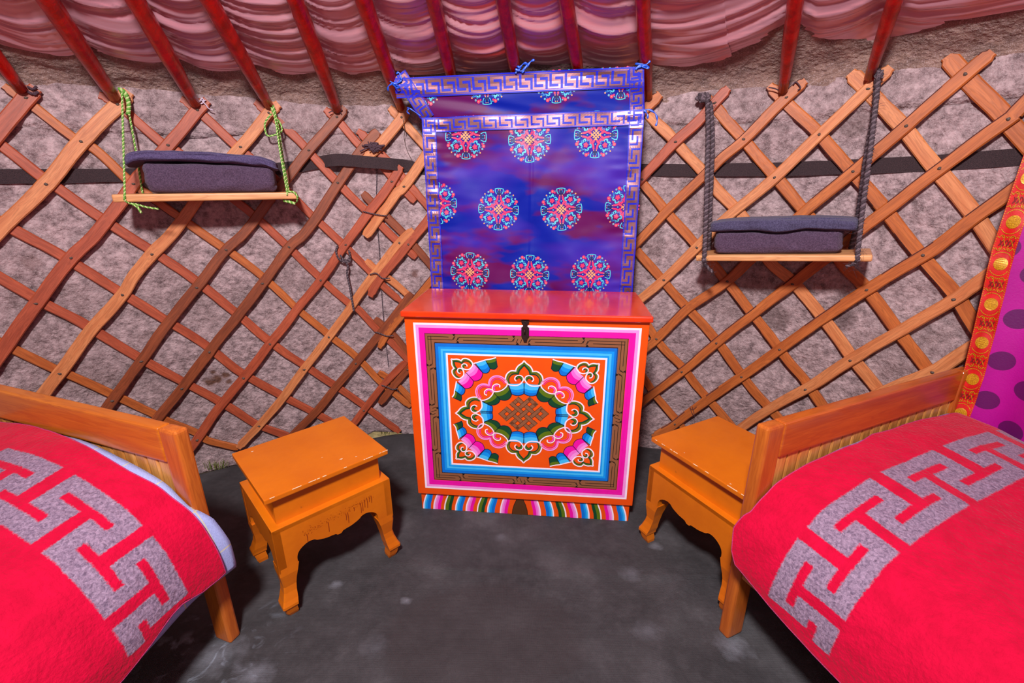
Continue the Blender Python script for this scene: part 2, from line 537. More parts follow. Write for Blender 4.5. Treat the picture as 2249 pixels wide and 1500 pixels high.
def fpx(*P): return [tuple(on_floor(*p).xy) for p in P]
creases = [(fpx((860, 1235), (960, 1252), (1080, 1250), (1200, 1258), (1330, 1262), (1600, 1268)), .007, .004),
           (fpx((985, 1250), (960, 1225), (940, 1215)), .006, .003),
           (fpx((1555, 1500), (1590, 1420)), .008, .004), (fpx((500, 1500), (530, 1420), (545, 1380)), .01, .004),
           (fpx((1180, 1180), (1230, 1210), (1350, 1235)), .02, .004), (fpx((430, 1450), (520, 1420)), .01, .004),
           (fpx((1500, 1290), (1460, 1380), (1470, 1500)), .03, .005)]
def floor_h(x, y, ph, r):
    z = 0.003 * fbm(x * 3, y * 3, 2) + 0.0012 * fbm(x * 14, y * 14, 5)
    for p, w, h in creases: z += seam(x, y, p, w, h * 1.7)
    z += .035 * math.exp(-((ph + .11) / .1) ** 2) * max(0, min(1, (r - 1.95) / .12))      # ruck of cloth beside the chest
    if r > 2.08: z -= .02 * (r - 2.08) / .04
    return z
bm = bmesh.new()
grid_mesh(bm, 260, 150, lambda u, v: (lambda ph, r: (lambda g: Vector((g.x, g.y, floor_h(g.x, g.y, ph, r))))(ground(CX + r * sin(ph), CY + r * cos(ph), 0)))(-2.1 + 4.0 * u, (0.02 + 2.12 * v) - (.05 * math.exp(-((-2.1 + 4.0 * u + .57) / .12) ** 2)) * v))
tag(finish('floor', bm, floor_m, smooth=True), kind='structure')

# ------------------------------------------------------------------ felt wall
def interp(tab, x):
    if x <= tab[0][0]: return tab[0][1]
    for (a, b), (c, d) in zip(tab, tab[1:]):
        if x <= c: return b + (d - b) * (x - a) / (c - a)
    return tab[-1][1]
seamL = sorted(on_wall(px, py, 2.15) for px, py in ((0, 268), (130, 278), (300, 285), (420, 298), (520, 292), (640, 290), (780, 292), (930, 262), (1150, 285), (1420, 275), (1500, 270), (1640, 268), (1800, 258), (1890, 238), (2060, 228), (2249, 205)))
gapL = [(-.62, 0.0), (-.5, .0), (-.21, .0), (-.17, .035), (-.12, .02), (-.09, 0), (1, 0)]
def felt_R(ph, z):
    s = interp(seamL, ph)
    d = 0.010 * fbm(ph * 5, z * 6, 1, 4) + 0.003 * fbm(ph * 30, z * 24, 3, 3)
    k = 1 / (1 + math.exp(-(z - s) / 0.006))
    return 2.158 + d - 0.014 * k + .006 * math.exp(-((z - s + .004) / .005) ** 2) - .005 * math.exp(-((z - s - .012) / .014) ** 2)
P0, P1 = -1.75, 1.45
bm = bmesh.new()
def fw(u, v):
    ph = P0 + (P1 - P0) * u
    z0 = interp(gapL, ph) - .028 * (1 if not -.2 < ph < -.1 else 0)
    z = z0 + (1.60 - z0) * v
    return wp(ph, z, felt_R(ph, z))
grid_mesh(bm, 560, 190, fw)
for f in bm.faces: f.normal_flip()
o = finish('wall_back', bm, felt_m, smooth=True)
md = o.modifiers.new('thick', 'SOLIDIFY'); md.thickness = 0.02; md.offset = -1
tag(o, kind='structure')
# sewing cord running along the seam of the felt
bm = bmesh.new()
def cordpts(a, b, n, dz=0.0, dr=.006):
    return [wp(p, interp(seamL, p) + dz + .004 * N3(p * 9, 2), felt_R(p, interp(seamL, p) + dz) - dr) for p in [a + (b - a) * i / n for i in range(n + 1)]]
tube(bm, cordpts(P0 + .05, -.05, 160), .0032, 6)
tube(bm, cordpts(.35, P1 - .05, 120), .0032, 6)
tag(finish('trim_1', bm, jute_m, smooth=True), kind='structure')

# rolled lower edge of the roof felt, above the lattice
prof = [(1.30, .075), (1.7, .07), (1.9, .065), (2.0, .055), (2.07, .04), (2.112, .022), (2.126, -.006), (2.130, -.030), (2.136, -.048), (2.150, -.055), (2.17, -.04), (2.185, .02)]
pr = catmull([(r, 0, z) for r, z in prof], 5)
bm = bmesh.new()
def rf(u, v):
    ph = P0 + (P1 - P0) * u
    x = v * (len(pr) - 1); i = min(len(pr) - 2, int(x)); q = pr[i].lerp(pr[i + 1], x - i)
    r = q.x; z = PZ + q.z + (PS * (RW - r) if r < RW else 0)
    k = 1 if r > 1.9 else .3
    d = .024 * fbm(ph * 6, v * 2.5, 4, 3) + .006 * fbm(ph * 25, v * 16, 8, 3)
    return wp(ph, z + (d - .004 - .014 * abs(N3(ph * 4, 3))) * k, r - (d * .25 if d > 0 else d * .4) * k + .002)
grid_mesh(bm, 420, 50, rf)
o = finish('ceiling', bm, roof_felt_m, smooth=True)
tag(o, kind='structure')

# ------------------------------------------------------------------ lattice wall panels
class WParent:
    """root object whose parts are modelled in world coordinates"""
    def __init__(s, o): s.o = o
def wpart(o, root):
    o.parent = root
    o.matrix_parent_inverse = Matrix.Rotation(-root.rotation_euler.z, 4, 'Z') @ Matrix.Translation(-root.location)
    return o


def slat_mesh(pl, w, R0, th, ext0, ext1, seed, bark=0.0):
    """pl: list of (phi, z) at radius R0 (inner face)"""
    P = [Vector((ph * R0, z, 0)) for ph, z in pl]
    if ext0: P.insert(0, P[0] + (P[0] - P[1]).normalized() * ext0)
    if ext1: P.append(P[-1] + (P[-1] - P[-2]).normalized() * ext1)
    Q = catmull(P, 6) if len(P) > 2 else [P[0].lerp(P[1], i / 10) for i in range(11)]
    bm = bmesh.new(); uvl = bm.loops.layers.uv.verify()
    L = 0; rings = []; us = []
    n = len(Q)
    Ltot = sum((b - a).length for a, b in zip(Q, Q[1:]))
    ch = 0.0035
    for i, q in enumerate(Q):
        t = (Q[min(i + 1, n - 1)] - Q[max(i - 1, 0)]).normalized(); nn = Vector((-t.y, t.x, 0))
        if i: L += (q - Q[i - 1]).length
        ww = w * (1 + .10 * N3(L * 6, seed * 3.1) + .05 * N3(L * 22, seed)) / 2
        if L < .012: ww *= .72
        if L > Ltot - .012: ww *= .72
        sh = .003 * N3(L * 9, seed, 4)
        ring = []
        for a, h in ((-ww, 0.6), (-ww + ch, 0), (ww - ch, 0), (ww, .6), (ww, 1), (-ww, 1)):
            h2 = h * th if h in (0, 1) else th * .35
            p = q + nn * (a + sh)
            ring.append(bm.verts.new(wp(p.x / R0, p.y, R0 + h2)))
        rings.append(ring); us.append(L)
    vv = (0, .004, w - .004, w, w + .01, w + .014)
    for i in range(n - 1):
        for k in range(6):
            j = (k + 1) % 6
            f = bm.faces.new((rings[i][k], rings[i + 1][k], rings[i + 1][j], rings[i][j]))
            vj = vv[k + 1] if k < 5 else w + .028
            for lp, (u, v) in zip(f.loops, ((us[i], vv[k]), (us[i + 1], vv[k]), (us[i + 1], vj), (us[i], vj))):
                lp[uvl].uv = (u + seed * 1.7, v + seed * .63)
            if bark and k == 5 - 5 and N3(us[i] * 5, seed * 2.2) > .05: f.material_index = 1
            if bark and k == 0 and N3(us[i] * 5, seed * 2.2) > -.1: f.material_index = 1
    for r in (rings[0], rings[-1][::-1]):
        try: bm.faces.new(r)
        except ValueError: pass
    bmesh.ops.recalc_face_normals(bm, faces=bm.faces)
    return bm, Q


def lattice(name, loc, front, back, nails, **k):
    root = empty(name, loc, **k)
    sl = []
    for i, (pts, w, m, e0, e1) in enumerate(back):
        R0 = 2.1165
        bm, Q = slat_mesh([on_wall(x, y, R0) for x, y in pts], w, R0, .010, e0, e1, 31 + i * 1.37, .5 if m is W_ORG and i % 3 == 0 else 0)
        wpart(finish('slat', bm, [m, bark_m]), root)
    for i, (pts, w, m, e0, e1) in enumerate(front):
        R0 = 2.103
        bm, Q = slat_mesh([on_wall(x, y, R0) for x, y in pts], w, R0, .012, e0, e1, 3 + i * 1.91, .6 if m in (W_ORG,) else 0)
        sl.append((wpart(finish('slat', bm, [m, bark_m]), root), Q))
    for i, (x, y) in enumerate(nails):
        ph, z = on_wall(x, y, 2.103)
        q = Vector((ph * 2.103, z, 0)); best = None
        for o, Q in sl:
            d = min((a - q).length for a in Q)
            if best is None or d < best[0]: best = (d, o)
        bm = bmesh.new(); c = wp(ph, z, 2.103); nrm = Vector((-sin(ph), -cos(ph), 0)); tx = Vector((cos(ph), -sin(ph), 0))
        a0 = random.uniform(0, 3); ring0 = []; ring1 = []
        for k2 in range(9):
            a = a0 + 2 * pi * k2 / 9; r = .0062 * random.uniform(.8, 1.15) * (1.25 if k2 % 4 == 0 else 1)
            dirv = tx * cos(a) + Vector((0, 0, 1)) * sin(a) * .8
            ring0.append(bm.verts.new(c + dirv * r - nrm * .001)); ring1.append(bm.verts.new(c + dirv * r * .6 + nrm * .0042))
        for k2 in range(9):
            bm.faces.new((ring0[k2], ring0[(k2 + 1) % 9], ring1[(k2 + 1) % 9], ring1[k2]))
        bm.faces.new(ring1)
        bmesh.ops.recalc_face_normals(bm, faces=bm.faces)
        r = finish('rivet', bm, rivet_m, smooth=True)
        r.parent = best[1]
    return root


T, O, D, B = W_TAN, W_ORG, W_RED, W_BRN
leftF = [
    ([(78, 192), (57, 214), (0, 283)], .046, D, 0, .5),
    ([(282, 200), (258, 229), (178, 311), (101, 405), (7, 497)], .046, T, 0, .5),
    ([(455, 220), (434, 242), (369, 319), (293, 404), (217, 507), (156, 567), (79, 667), (0, 778)], .042, D, 0, .35),
    ([(612, 228), (590, 248), (528, 323), (460, 402), (383, 507), (334, 559), (293, 607), (269, 648), (200, 727), (131, 821), (90, 873)], .042, T, 0, .12),
    ([(757, 235), (740, 257), (678, 330), (612, 413), (540, 507), (497, 549), (432, 632), (367, 713), (310, 794), (246, 881)], .038, B, 0, .1),
    ([(829, 287), (785, 340), (743, 402), (673, 507), (635, 543), (576, 623), (520, 697), (460, 774), (399, 854), (347, 920)], .040, B, 0, .06),
    ([(881, 365), (860, 399), (824, 449), (757, 539), (704, 616), (647, 687), (593, 756), (535, 831), (480, 897), (433, 967), (420, 985)], .038, D, 0, .04),
    ([(908, 505), (877, 534), (821, 603), (769, 677), (722, 741), (668, 812), (624, 870), (569, 936), (530, 978)], .037, T, 0, .02),
    ([(904, 645), (840, 727), (781, 799), (740, 849), (700, 900), (659, 941)], .037, B, 0, .12),
    ([(891, 796), (846, 843), (799, 902), (778, 930)], .034, D, 0, .1),
]
leftB = [
    ([(7, 188), (67, 230), (167, 307), (207, 327), (293, 404), (398, 481), (497, 549), (573, 605), (650, 677), (714, 730), (740, 751), (784, 786), (837, 842), (866, 865), (901, 894)], .033, O, 0, 0),
    ([(217, 207), (258, 229), (353, 313), (390, 333), (460, 395), (560, 475), (635, 545), (704, 612), (766, 668), (790, 683), (828, 724), (857, 751), (892, 787)], .033, D, 0, .03),
    ([(397, 217), (434, 242), (517, 320), (550, 347), (612, 400), (683, 472), (768, 552), (813, 597), (843, 630), (881, 663)], .033, D, 0, 0),
    ([(560, 223), (590, 248), (667, 320), (733, 393), (801, 460), (860, 518), (913, 567)], .034, D, 0, 0),
    ([(713, 240), (746, 270), (790, 320), (841, 368), (863, 393), (911, 443)], .032, D, 0, 0),
    ([(0, 317), (90, 387), (123, 410), (220, 478), (330, 550), (357, 567), (430, 617), (517, 687), (593, 752), (667, 803), (734, 847), (802, 894), (857, 935)], .036, D, .35, .06),
    ([(33, 507), (143, 567), (260, 640), (363, 703), (457, 763), (530, 820), (620, 870), (694, 910)], .036, D, .4, .12),
    ([(0, 610), (73, 653), (193, 717), (300, 783), (397, 837), (490, 887), (564, 933), (624, 957)], .036, D, .4, .1),
    ([(20, 763), (123, 813), (150, 823), (247, 867), (343, 913), (370, 927), (434, 953), (460, 970), (524, 985)], .032, O, .4, 0),
]
leftN = [(57, 215), (258, 229), (434, 242), (590, 248), (740, 257), (178, 311), (369, 319), (528, 323), (678, 330), (101, 405), (293, 404), (742, 402), (156, 567), (79, 667),
         (334, 559), (269, 648), (131, 821), (497, 549), (432, 632), (310, 794), (246, 881), (635, 543), (576, 623), (460, 774), (399, 854), (704, 616), (593, 756), (535, 831), (433, 967),
         (722, 741), (668, 812), (569, 936), (781, 799), (799, 902), (860, 399), (877, 534), (759, 538)]
lattice('lattice_panel', (-1.3, 1.85, 0), leftF, leftB, leftN, label='left section of crossed wooden wall lattice, reddish brown slats, behind the left shelf', cat='lattice')

rightF = [
    ([(892, 233), (882, 258), (835, 317), (800, 348)], .042, T, 0, 0),
    ([(934, 343), (887, 410), (871, 424), (846, 460), (801, 519)], .042, T, .3, 0),
    ([(933, 491), (897, 537), (835, 611), (812, 651)], .040, D, .5, 0),
    ([(942, 623), (857, 724), (832, 764)], .036, O, .5, 0),
    ([(895, 812), (834, 887)], .036, B, .4, 0),
    ([(1447, 208), (1422, 233)], .040, O, 0, .5),
    ([(1600, 193), (1569, 226), (1530, 268), (1483, 312), (1411, 389)], .038, D, 0, .4),
    ([(1770, 177), (1727, 214), (1633, 306), (1587, 345), (1548, 384), (1475, 452), (1397, 535)], .037, O, 0, .3),
    ([(1957, 147), (1906, 195), (1799, 296), (1701, 390), (1597, 477), (1530, 544), (1457, 615), (1403, 660)], .037, T, 0, .25),
    ([(2180, 113), (2120, 163), (1990, 277), (1873, 377), (1753, 477), (1652, 566), (1597, 618), (1512, 677), (1441, 745), (1418, 765)], .037, O, 0, .25),
    ([(2249, 227), (2214, 262), (2063, 370), (1910, 490), (1800, 577), (1740, 624), (1653, 690), (1573, 754), (1497, 817), (1415, 880)], .037, O, .3, .1),
    ([(2227, 414), (2080, 524), (2027, 561), (1903, 637), (1807, 700), (1712, 768), (1628, 828), (1544, 886), (1482, 932), (1453, 950)], .036, O, .4, .05),
    ([(2163, 610), (2094, 658), (1967, 733), (1867, 792), (1768, 856), (1687, 900), (1633, 937)], .036, T, .4, .12),
    ([(2128, 768), (2047, 818), (1950, 860)], .040, T, .4, .3),
]
rightB = [
    ([(855, 236), (885, 267), (925, 312)], .036, T, 0, .5),
    ([(785, 287), (804, 304), (905, 413), (933, 446)], .034, D, 0, .5),
    ([(796, 424), (849, 477), (883, 511), (913, 544), (939, 575)], .034, B, 0, .5),
    ([(803, 572), (825, 592), (857, 616), (892, 645)], .032, T, 0, .5),
    ([(822, 701), (866, 739), (892, 771)], .032, B, 0, .4),
    ([(831, 818), (854, 833), (878, 853), (901, 877)], .032, O, 0, .3),
    ([(1421, 844), (1439, 871), (1483, 921)], .034, O, .4, .05),
    ([(1420, 712), (1447, 754), (1497, 806), (1532, 850), (1585, 912)], .034, O, .4, .1),
    ([(1402, 556), (1447, 607), (1477, 642), (1506, 674), (1568, 742), (1643, 845), (1707, 917)], .036, O, .4, .1),
    ([(1411, 404), (1461, 463), (1525, 535), (1560, 577), (1610, 637), (1667, 710), (1730, 793), (1767, 837), (1810, 897)], .036, O, .4, .1),
    ([(1430, 258), (1478, 306), (1543, 377), (1576, 418), (1633, 480), (1690, 575), (1743, 623), (1800, 690), (1867, 780), (1930, 860)], .038, T, .4, .1),
    ([(1555, 215), (1580, 247), (1627, 300), (1693, 377), (1777, 477), (1850, 580), (1897, 627), (1960, 713), (2033, 807)], .037, O, 0, .2),
    ([(1690, 187), (1727, 227), (1787, 283), (1863, 370), (1943, 460), (2013, 550), (2093, 643), (2137, 713)], .037, O, 0, .3),
    ([(1867, 160), (1903, 197), (1977, 273), (2050, 363), (2133, 463), (2180, 533)], .039, T, 0, .4),
    ([(2080, 123), (2113, 163), (2197, 247), (2250, 307)], .040, O, 0, .6),
]
rightN = [(882, 258), (887, 410), (897, 537), (895, 812), (1569, 226), (1727, 214), (1906, 195), (2120, 163), (1633, 306), (1799, 296), (1990, 277), (2214, 262), (1701, 390), (1873, 377), (2063, 370),
          (1530, 544), (1597, 618), (1740, 624), (2027, 561), (1903, 637), (2094, 658), (1573, 754), (1712, 768), (1867, 792), (1628, 828), (1768, 856), (2047, 818), (1457, 615), (1441, 745),
          (1497, 817), (1482, 932), (1483, 312), (1410, 394)]
lattice('lattice_panel', (.9, 1.75, 0), rightF, rightB, rightN, label='right section of crossed wooden wall lattice, mostly orange slats, behind the right shelf', cat='lattice')

# dark webbing bands holding the felt
def strap(name, pts, R, w, label, tw=0.0):
    Q = catmull([(on_wall(x, y, R)[0], on_wall(x, y, R)[1], Rk) for x, y, Rk in [(p[0], p[1], p[2] if len(p) > 2 else R) for p in pts]], 10)
    bm = bmesh.new(); prev = None
    for i, q in enumerate(Q):
        ww = w / 2 * (1 + .08 * N3(i * .2, 3))
        ti = .003 * N3(i * .15, 8)
        ring = [bm.verts.new(wp(q.x, q.y + s * ww, q.z + d + ti * s)) for s, d in ((1, 0), (-1, 0), (-1, .0025), (1, .0025))]
        if prev:
            for k in range(4): bm.faces.new((prev[k], prev[(k + 1) % 4], ring[(k + 1) % 4], ring[k]))
        else: bm.faces.new(ring)
        prev = ring
    bm.faces.new(prev[::-1]); bmesh.ops.recalc_face_normals(bm, faces=bm.faces)
    return tag(finish(name, bm, strap_m, smooth=False), label, 'strap')
strap('webbing_strap', [(-150, 393), (0, 388), (120, 387), (250, 385), (330, 383), (450, 378), (560, 374), (640, 368), (675, 362), (705, 356, 2.125), (730, 353, 2.096), (755, 352, 2.090), (800, 356, 2.088), (850, 360, 2.09), (872, 362, 2.1), (895, 364, 2.128), (930, 371), (1000, 374)], 2.130, .047,
      'dark brown woven band tied across the left wall felt, left of the blue brocade hanging')
strap('webbing_strap', [(1330, 374), (1405, 373), (1500, 374), (1600, 373), (1700, 372), (1800, 369), (1900, 365), (2000, 361), (2100, 355), (2249, 344), (2350, 338)], 2.130, .045,
      'dark brown woven band stretched across the right wall felt, behind the right shelf ropes')

# ------------------------------------------------------------------ red roof poles
poles = [((47, 197), (0, 135), .019), ((250, 213), (105, 0), .021), ((428, 227), (295, 0), .021), ((590, 230), (460, 0), .020), ((740, 240), (647, 0), .020), ((880, 236), (797, 0), .020),
         ((1003, 215), (953, 0), .018), ((1142, 208), (1105, 0), .018), ((1278, 206), (1243, 0), .018), ((1424, 212), (1412, 0), .018), ((1720, 198), (1748, 0), .018), ((1909, 170), (1967, 0), .016)]
plabels = ['red roof pole at the far left edge, the shortest stretch of pole in view', 'red roof pole whose foot meets the left end of the green shelf cord', 'red roof pole second from the left corner, above the left shelf towels',
           'red roof pole standing over the right green cord of the left shelf', 'red roof pole between the left shelf and the blue brocade hanging', 'red roof pole tied to the left top corner of the blue brocade hanging',
           'red roof pole ending behind the brocade top edge, between its left and middle bows', 'red roof pole tied with the middle blue bow of the brocade hanging', 'red roof pole ending behind the brocade top edge, between its middle and right bows',
           'red roof pole tied to the right top corner of the blue brocade hanging', 'wide red roof pole above the left rope of the right shelf', 'red roof pole nearest the right corner, above the right rope of the right shelf']
for i, (ft, tp, r) in enumerate(poles):
    ph, z = on_wall(ft[0], ft[1], 2.095)
    a = wp(ph, z, 2.095)
    b = widen(on_roof(tp[0], tp[1], 0.0))
    d = (b - a); ln = d.length; d.normalize()
    e = b + d * max(.25, 1.55 - ln)
    bm = bmesh.new(); n = 26; pts, rs = [], []
    s1 = Vector((random.uniform(-1, 1), random.uniform(-1, 1), 0)) * .006
    for k in range(n + 1):
        t = k / n; p = a.lerp(e, t) + s1 * sin(pi * t * 2.2) * (0 if t * (e - a).length < .02 else .5)
        pts.append(p + Vector((0, 0, .0))); L = t * (e - a).length
        rs.append(r * (min(1, .68 + L / .22 * .32)) * (1 + .05 * N3(L * 9, i * 3.3)) * 1.28)
    tube(bm, pts, rs, 14)
    tag(finish('roof_pole', bm, red_pole_m, smooth=True), plabels[i], 'roof pole', 'red roof poles')

# ------------------------------------------------------------------ satin roof lining
def satin_extra(nt, b, mp):
    b.inputs['Anisotropic'].default_value = 0.5
satin_m = mat('pink_satin', srgb(232, 176, 190), 0.29, srgb(206, 136, 152), 3, 0.5, 0.15, 320, sheen=0.2, bdist=0.001, spec=1.0, metal=.3, extra=satin_extra)
edge = [on_roof(x, y, .035) for x, y in ((-150, 85), (0, 120), (90, 138), (190, 143), (290, 152), (370, 161), (450, 170), (545, 173), (640, 176), (705, 182), (760, 182), (850, 174), (930, 168), (1060, 160), (1200, 156), (1300, 152), (1400, 158), (1430, 166), (1520, 157), (1600, 143), (1745, 117), (1800, 122), (1925, 98), (1960, 100), (2020, 109), (2120, 102), (2249, 82), (2400, 50))]
edge = sorted((math.atan2(p.x - CX, p.y - CY), math.hypot(p.x - CX, p.y - CY)) for p in edge)
pole_ph = []
for ft, tp, r in poles:
    b_ = on_roof(tp[0], tp[1]); a_ = wp(*on_wall(ft[0], ft[1], 2.095), 2.095)
    pole_ph.append((a_, b_))
def pole_phi(k, r):
    a_, b_ = pole_ph[k]; t0, t1 = a_, b_
    ra, rb = math.hypot(a_.x - CX, a_.y - CY), math.hypot(b_.x - CX, b_.y - CY)
    t = (ra - r) / (ra - rb + 1e-9)
    p = a_.lerp(b_, t)
    return math.atan2(p.x - CX, p.y - CY)
def satin(bm, ph0, ph1, nu, seed, dz=0.0):
    def f(u, v):
        ph = ph0 + (ph1 - ph0) * u
        re = interp(edge, ph); s = v * 1.25
        r = re - s
        pp = [pole_phi(k, r) for k in range(len(poles))]
        lo = max([p for p in pp if p <= ph], default=ph - .2); hi = min([p for p in pp if p > ph], default=ph + .2)
        x = (ph - lo) / max(1e-3, hi - lo); sag = 4 * x * (1 - x)
        if ph < pp[0] or ph > pp[-1]: sag = .6
        q = s + .020 * sag + .05 * N3(ph * 1.7, seed)
        bay = lo * 7
        dens = .5 + .5 * math.exp(-s / .35)
        w = 0
        for fr, am, wd in ((9, .012, .17), (19, .0105, .15), (40, .006, .16)):
            nv = N3(ph * 1.5 + bay * .10, q * fr * (.75 + .25 * dens), fr + seed)
            w += am * math.exp(-(nv / wd) ** 2)
        w += .010 * min(1, .2 + s * 6) * N3(ph * 2, q * 6, 5 + seed) + .0015 * N3(ph * 4, q * 120, 3 + seed)
        w *= (.35 + .65 * dens) * min(1, .14 + s * 6)
        z = PZ + .040 + PS * (RW - r) - .020 * sag * min(1, s * 6 + .3) - w + dz + .012
        if s < .01: z -= .003
        return wp(ph, z, r)
    grid_mesh(bm, nu, 230, f)
root = empty('roof_lining', (-.2, 1.9, 1.6), label='pink satin cloth gathered in folds behind the red roof poles', cat='cloth')
phs = math.atan2(on_roof(1596, 80, .04).x - CX, on_roof(1596, 80, .04).y - CY)
bm = bmesh.new(); satin(bm, edge[0][0] - .3, phs + .004, 330, 0.0)
wpart(finish('satin_panel', bm, satin_m, smooth=True), root)
bm = bmesh.new(); satin(bm, phs - .004, edge[-1][0] + .1, 200, 0.0, .003)
wpart(finish('satin_panel', bm, satin_m, smooth=True), root)
# ------------------------------------------------------------------ painted chest
OR = srgb(246, 92, 14)
chest_m = mat('orange_gloss_paint', srgb(240, 84, 10), 0.34, srgb(224, 70, 8), 6, 0.6, 0.15, 90, coat=0.2, bdist=0.001)
lid_m = mat('red_orange_gloss_paint', srgb(232, 62, 16), 0.22, srgb(206, 40, 22), 7, 0.7, 0.25, 40, coat=0.7, bdist=0.0015)
iron_m = mat('dark_iron', srgb(52, 28, 26), 0.5, srgb(24, 14, 14), 90, 0.7, 0.4, 150, metal=0.4, bdist=0.001)
def pm(name, c, var=0.12):
    return mat('paint_' + name, c, 0.42, tuple(x * .82 for x in c[:3]) + (1,), 24, 0.5)
PC = [pm('white', srgb(255, 232, 250)), pm('pale_pink', srgb(250, 150, 226)), pm('magenta', srgb(240, 10, 166)), pm('brown_gold', srgb(142, 88, 58)),
      pm('black', srgb(22, 12, 12)), pm('deep_blue', srgb(4, 112, 214)), pm('mid_blue', srgb(10, 148, 240)), pm('sky_blue', srgb(70, 190, 250)),
      pm('orange', srgb(246, 90, 10)), pm('dark_green', srgb(14, 70, 40)), pm('olive', srgb(92, 116, 14)), pm('pink', srgb(246, 110, 214)), pm('dark_brown', srgb(84, 50, 24)), pm('navy', srgb(16, 16, 60))]
WHT, PPK, MAG, BRG, BLK, DBL, MBL, SBL, ORG, DGR, OLV, PNK, DBR, NVY = range(1, 15)   # slot 0 is the chest's own paint

CF = Frame(.0358 * 1.1, 1.3623 * 1.1, -.0973)
CWD, CDP, CHT = .836, .369, .832
BW, BY0, ZB = .842 / 2 - .004, .0156, .0806
chest = empty('painted_chest', CF.o, CF.th, label='orange painted chest with a knot emblem and blue and magenta framed front', cat='chest')
bm = bmesh.new(); box(bm, -BW, BW, BY0, CDP - .01, ZB, CHT - .022, .003)
body = finish('chest_body', bm, chest_m, chest)
bm = bmesh.new(); box(bm, -CWD / 2 - .006, CWD / 2 + .006, -.002, CDP, CHT - .021, CHT, .005, 3)
finish('lid', bm, lid_m, chest)

# homography from crop pixels of the measured front to the panel
def homography(src, dst):
    A = []
    for (x, y), (u, v) in zip(src, dst):
        A.append([x, y, 1, 0, 0, 0, -u * x, -u * y, u]); A.append([0, 0, 0, x, y, 1, -v * x, -v * y, v])
    n = 8
    for i in range(n):
        p = max(range(i, n), key=lambda r: abs(A[r][i])); A[i], A[p] = A[p], A[i]
        for r in range(n):
            if r != i:
                k = A[r][i] / A[i][i]
                A[r] = [a - k * b for a, b in zip(A[r], A[i])]
    h = [A[i][8] / A[i][i] for i in range(n)] + [1]
    return lambda x, y: ((h[0] * x + h[1] * y + h[2]) / (h[6] * x + h[7] * y + 1), (h[3] * x + h[4] * y + h[5]) / (h[6] * x + h[7] * y + 1))
ZT = CHT - .022
HF = homography([(25, 225), (1510, 265), (1420, 1368), (100, 1285)], [(-BW, ZT), (BW, ZT), (BW, ZB), (-BW, ZB)])
bm = bmesh.new()
pt = Paint(bm, lambda a, b, h: Vector((a, BY0 - h - .0002, b)), eps=.00025, maxseg=.03)
def rect_of(tl, tr, br, bl):
    q = [HF(*p) for p in (tl, tr, br, bl)]
    return (q[0][0] + q[3][0]) / 2, (q[1][0] + q[2][0]) / 2, (q[2][1] + q[3][1]) / 2, (q[0][1] + q[1][1]) / 2   # x0,x1,z0,z1
R1 = rect_of((76, 262), (1460, 302), (1384, 1322), (148, 1254))
R2 = rect_of((146, 325), (1382, 362), (1320, 1264), (200, 1203))
R3 = rect_of((211, 384), (1319, 420), (1272, 1214), (246, 1158))
R4 = rect_of((273, 447), (1254, 473), (1218, 1157), (310, 1113))
def inset(R, t): return (R[0] + t, R[1] - t, R[2] + t, R[3] - t)
def ringf(Ra, ts, layer=1):
    off = 0
    for t, mi in ts:
        r = inset(Ra, off); pt.frame(r[0], r[1], r[2], r[3], t + .0004, mi, layer); off += t
wM = R2[0] - R1[0]
ringf(R1, [(.0075, WHT), (.010, PPK), (wM * .33, MAG), (wM * .67 - .0175 + .001, MAG)])
wB = R3[0] - R2[0]
ringf(R2, [(.0018, BLK), (wB - .0028, BRG), (.0022, BLK)])
wC = R4[0] - R3[0]
ringf(R3, [(wC * .30, DBL), (wC * .22, MBL), (wC * .22, SBL), (wC * .26, SBL)])
ringf(inset(R3, wC * .74), [(wC * .12, MBL)], 2)
ringf(R4, [(.006, WHT)], 2)
# brown running key with black lines
def keyline(x0, x1, zc, hw, flip, brk, vert=False):
    s = -1 if flip else 1
    def P(a, b):
        b = zc + (b - zc) * s
        return (b, a) if vert else (a, b)
    w = .0019
    L = x1 - x0
    cuts = [x0 + L * k for k in brk]
    segs = [x0] + cuts + [x1]
    for i in range(len(segs) - 1):
        a, b = segs[i], segs[i + 1]
        fa, fb = i > 0, i < len(segs) - 2
        if b - a < hw * 3.2:
            pt.stroke([P((a + b) / 2 - hw * .25, zc - hw * .6), P((a + b) / 2 + hw * .25, zc + hw * .6)], w, BLK, layer=3); continue
        l1 = [P(a + hw * .35, zc - hw * .30)] if fa else []
        l1 += [P(a + hw * (.75 if fa else .0), zc + hw * .33), P(b - hw * (1.5 if fb else 0), zc + hw * .30)]
        l2 = [P(a + hw * (1.5 if fa else 0), zc - hw * .30), P(b - hw * (.75 if fb else 0), zc - hw * .33)]
        if fb: l2 += [P(b - hw * .35, zc + hw * .30)]
        pt.stroke(l1, w, BLK, layer=3); pt.stroke(l2, w, BLK, layer=3)
    for c in cuts:
        pt.fill([P(c - hw * .75, zc + hw), P(c - hw * .05, zc + hw), P(c - hw * .35, zc + hw * .42)], BLK, 3)
        pt.fill([P(c + hw * .75, zc - hw), P(c + hw * .05, zc - hw), P(c + hw * .35, zc - hw * .42)], BLK, 3)
        pt.stroke([P(c - hw * .5, zc - hw * .30), P(c - hw * .12, zc + hw * .55)], w, BLK, layer=3)
        pt.stroke([P(c + hw * .12, zc - hw * .55), P(c + hw * .5, zc + hw * .30)], w, BLK, layer=3)
hb = wB / 2
for zc, fl in ((R2[3] - hb, 0), (R2[2] + hb, 1)): keyline(R2[0] + hb * .6, R2[1] - hb * .6, zc, hb, fl, (.148, .455, .515, .805))
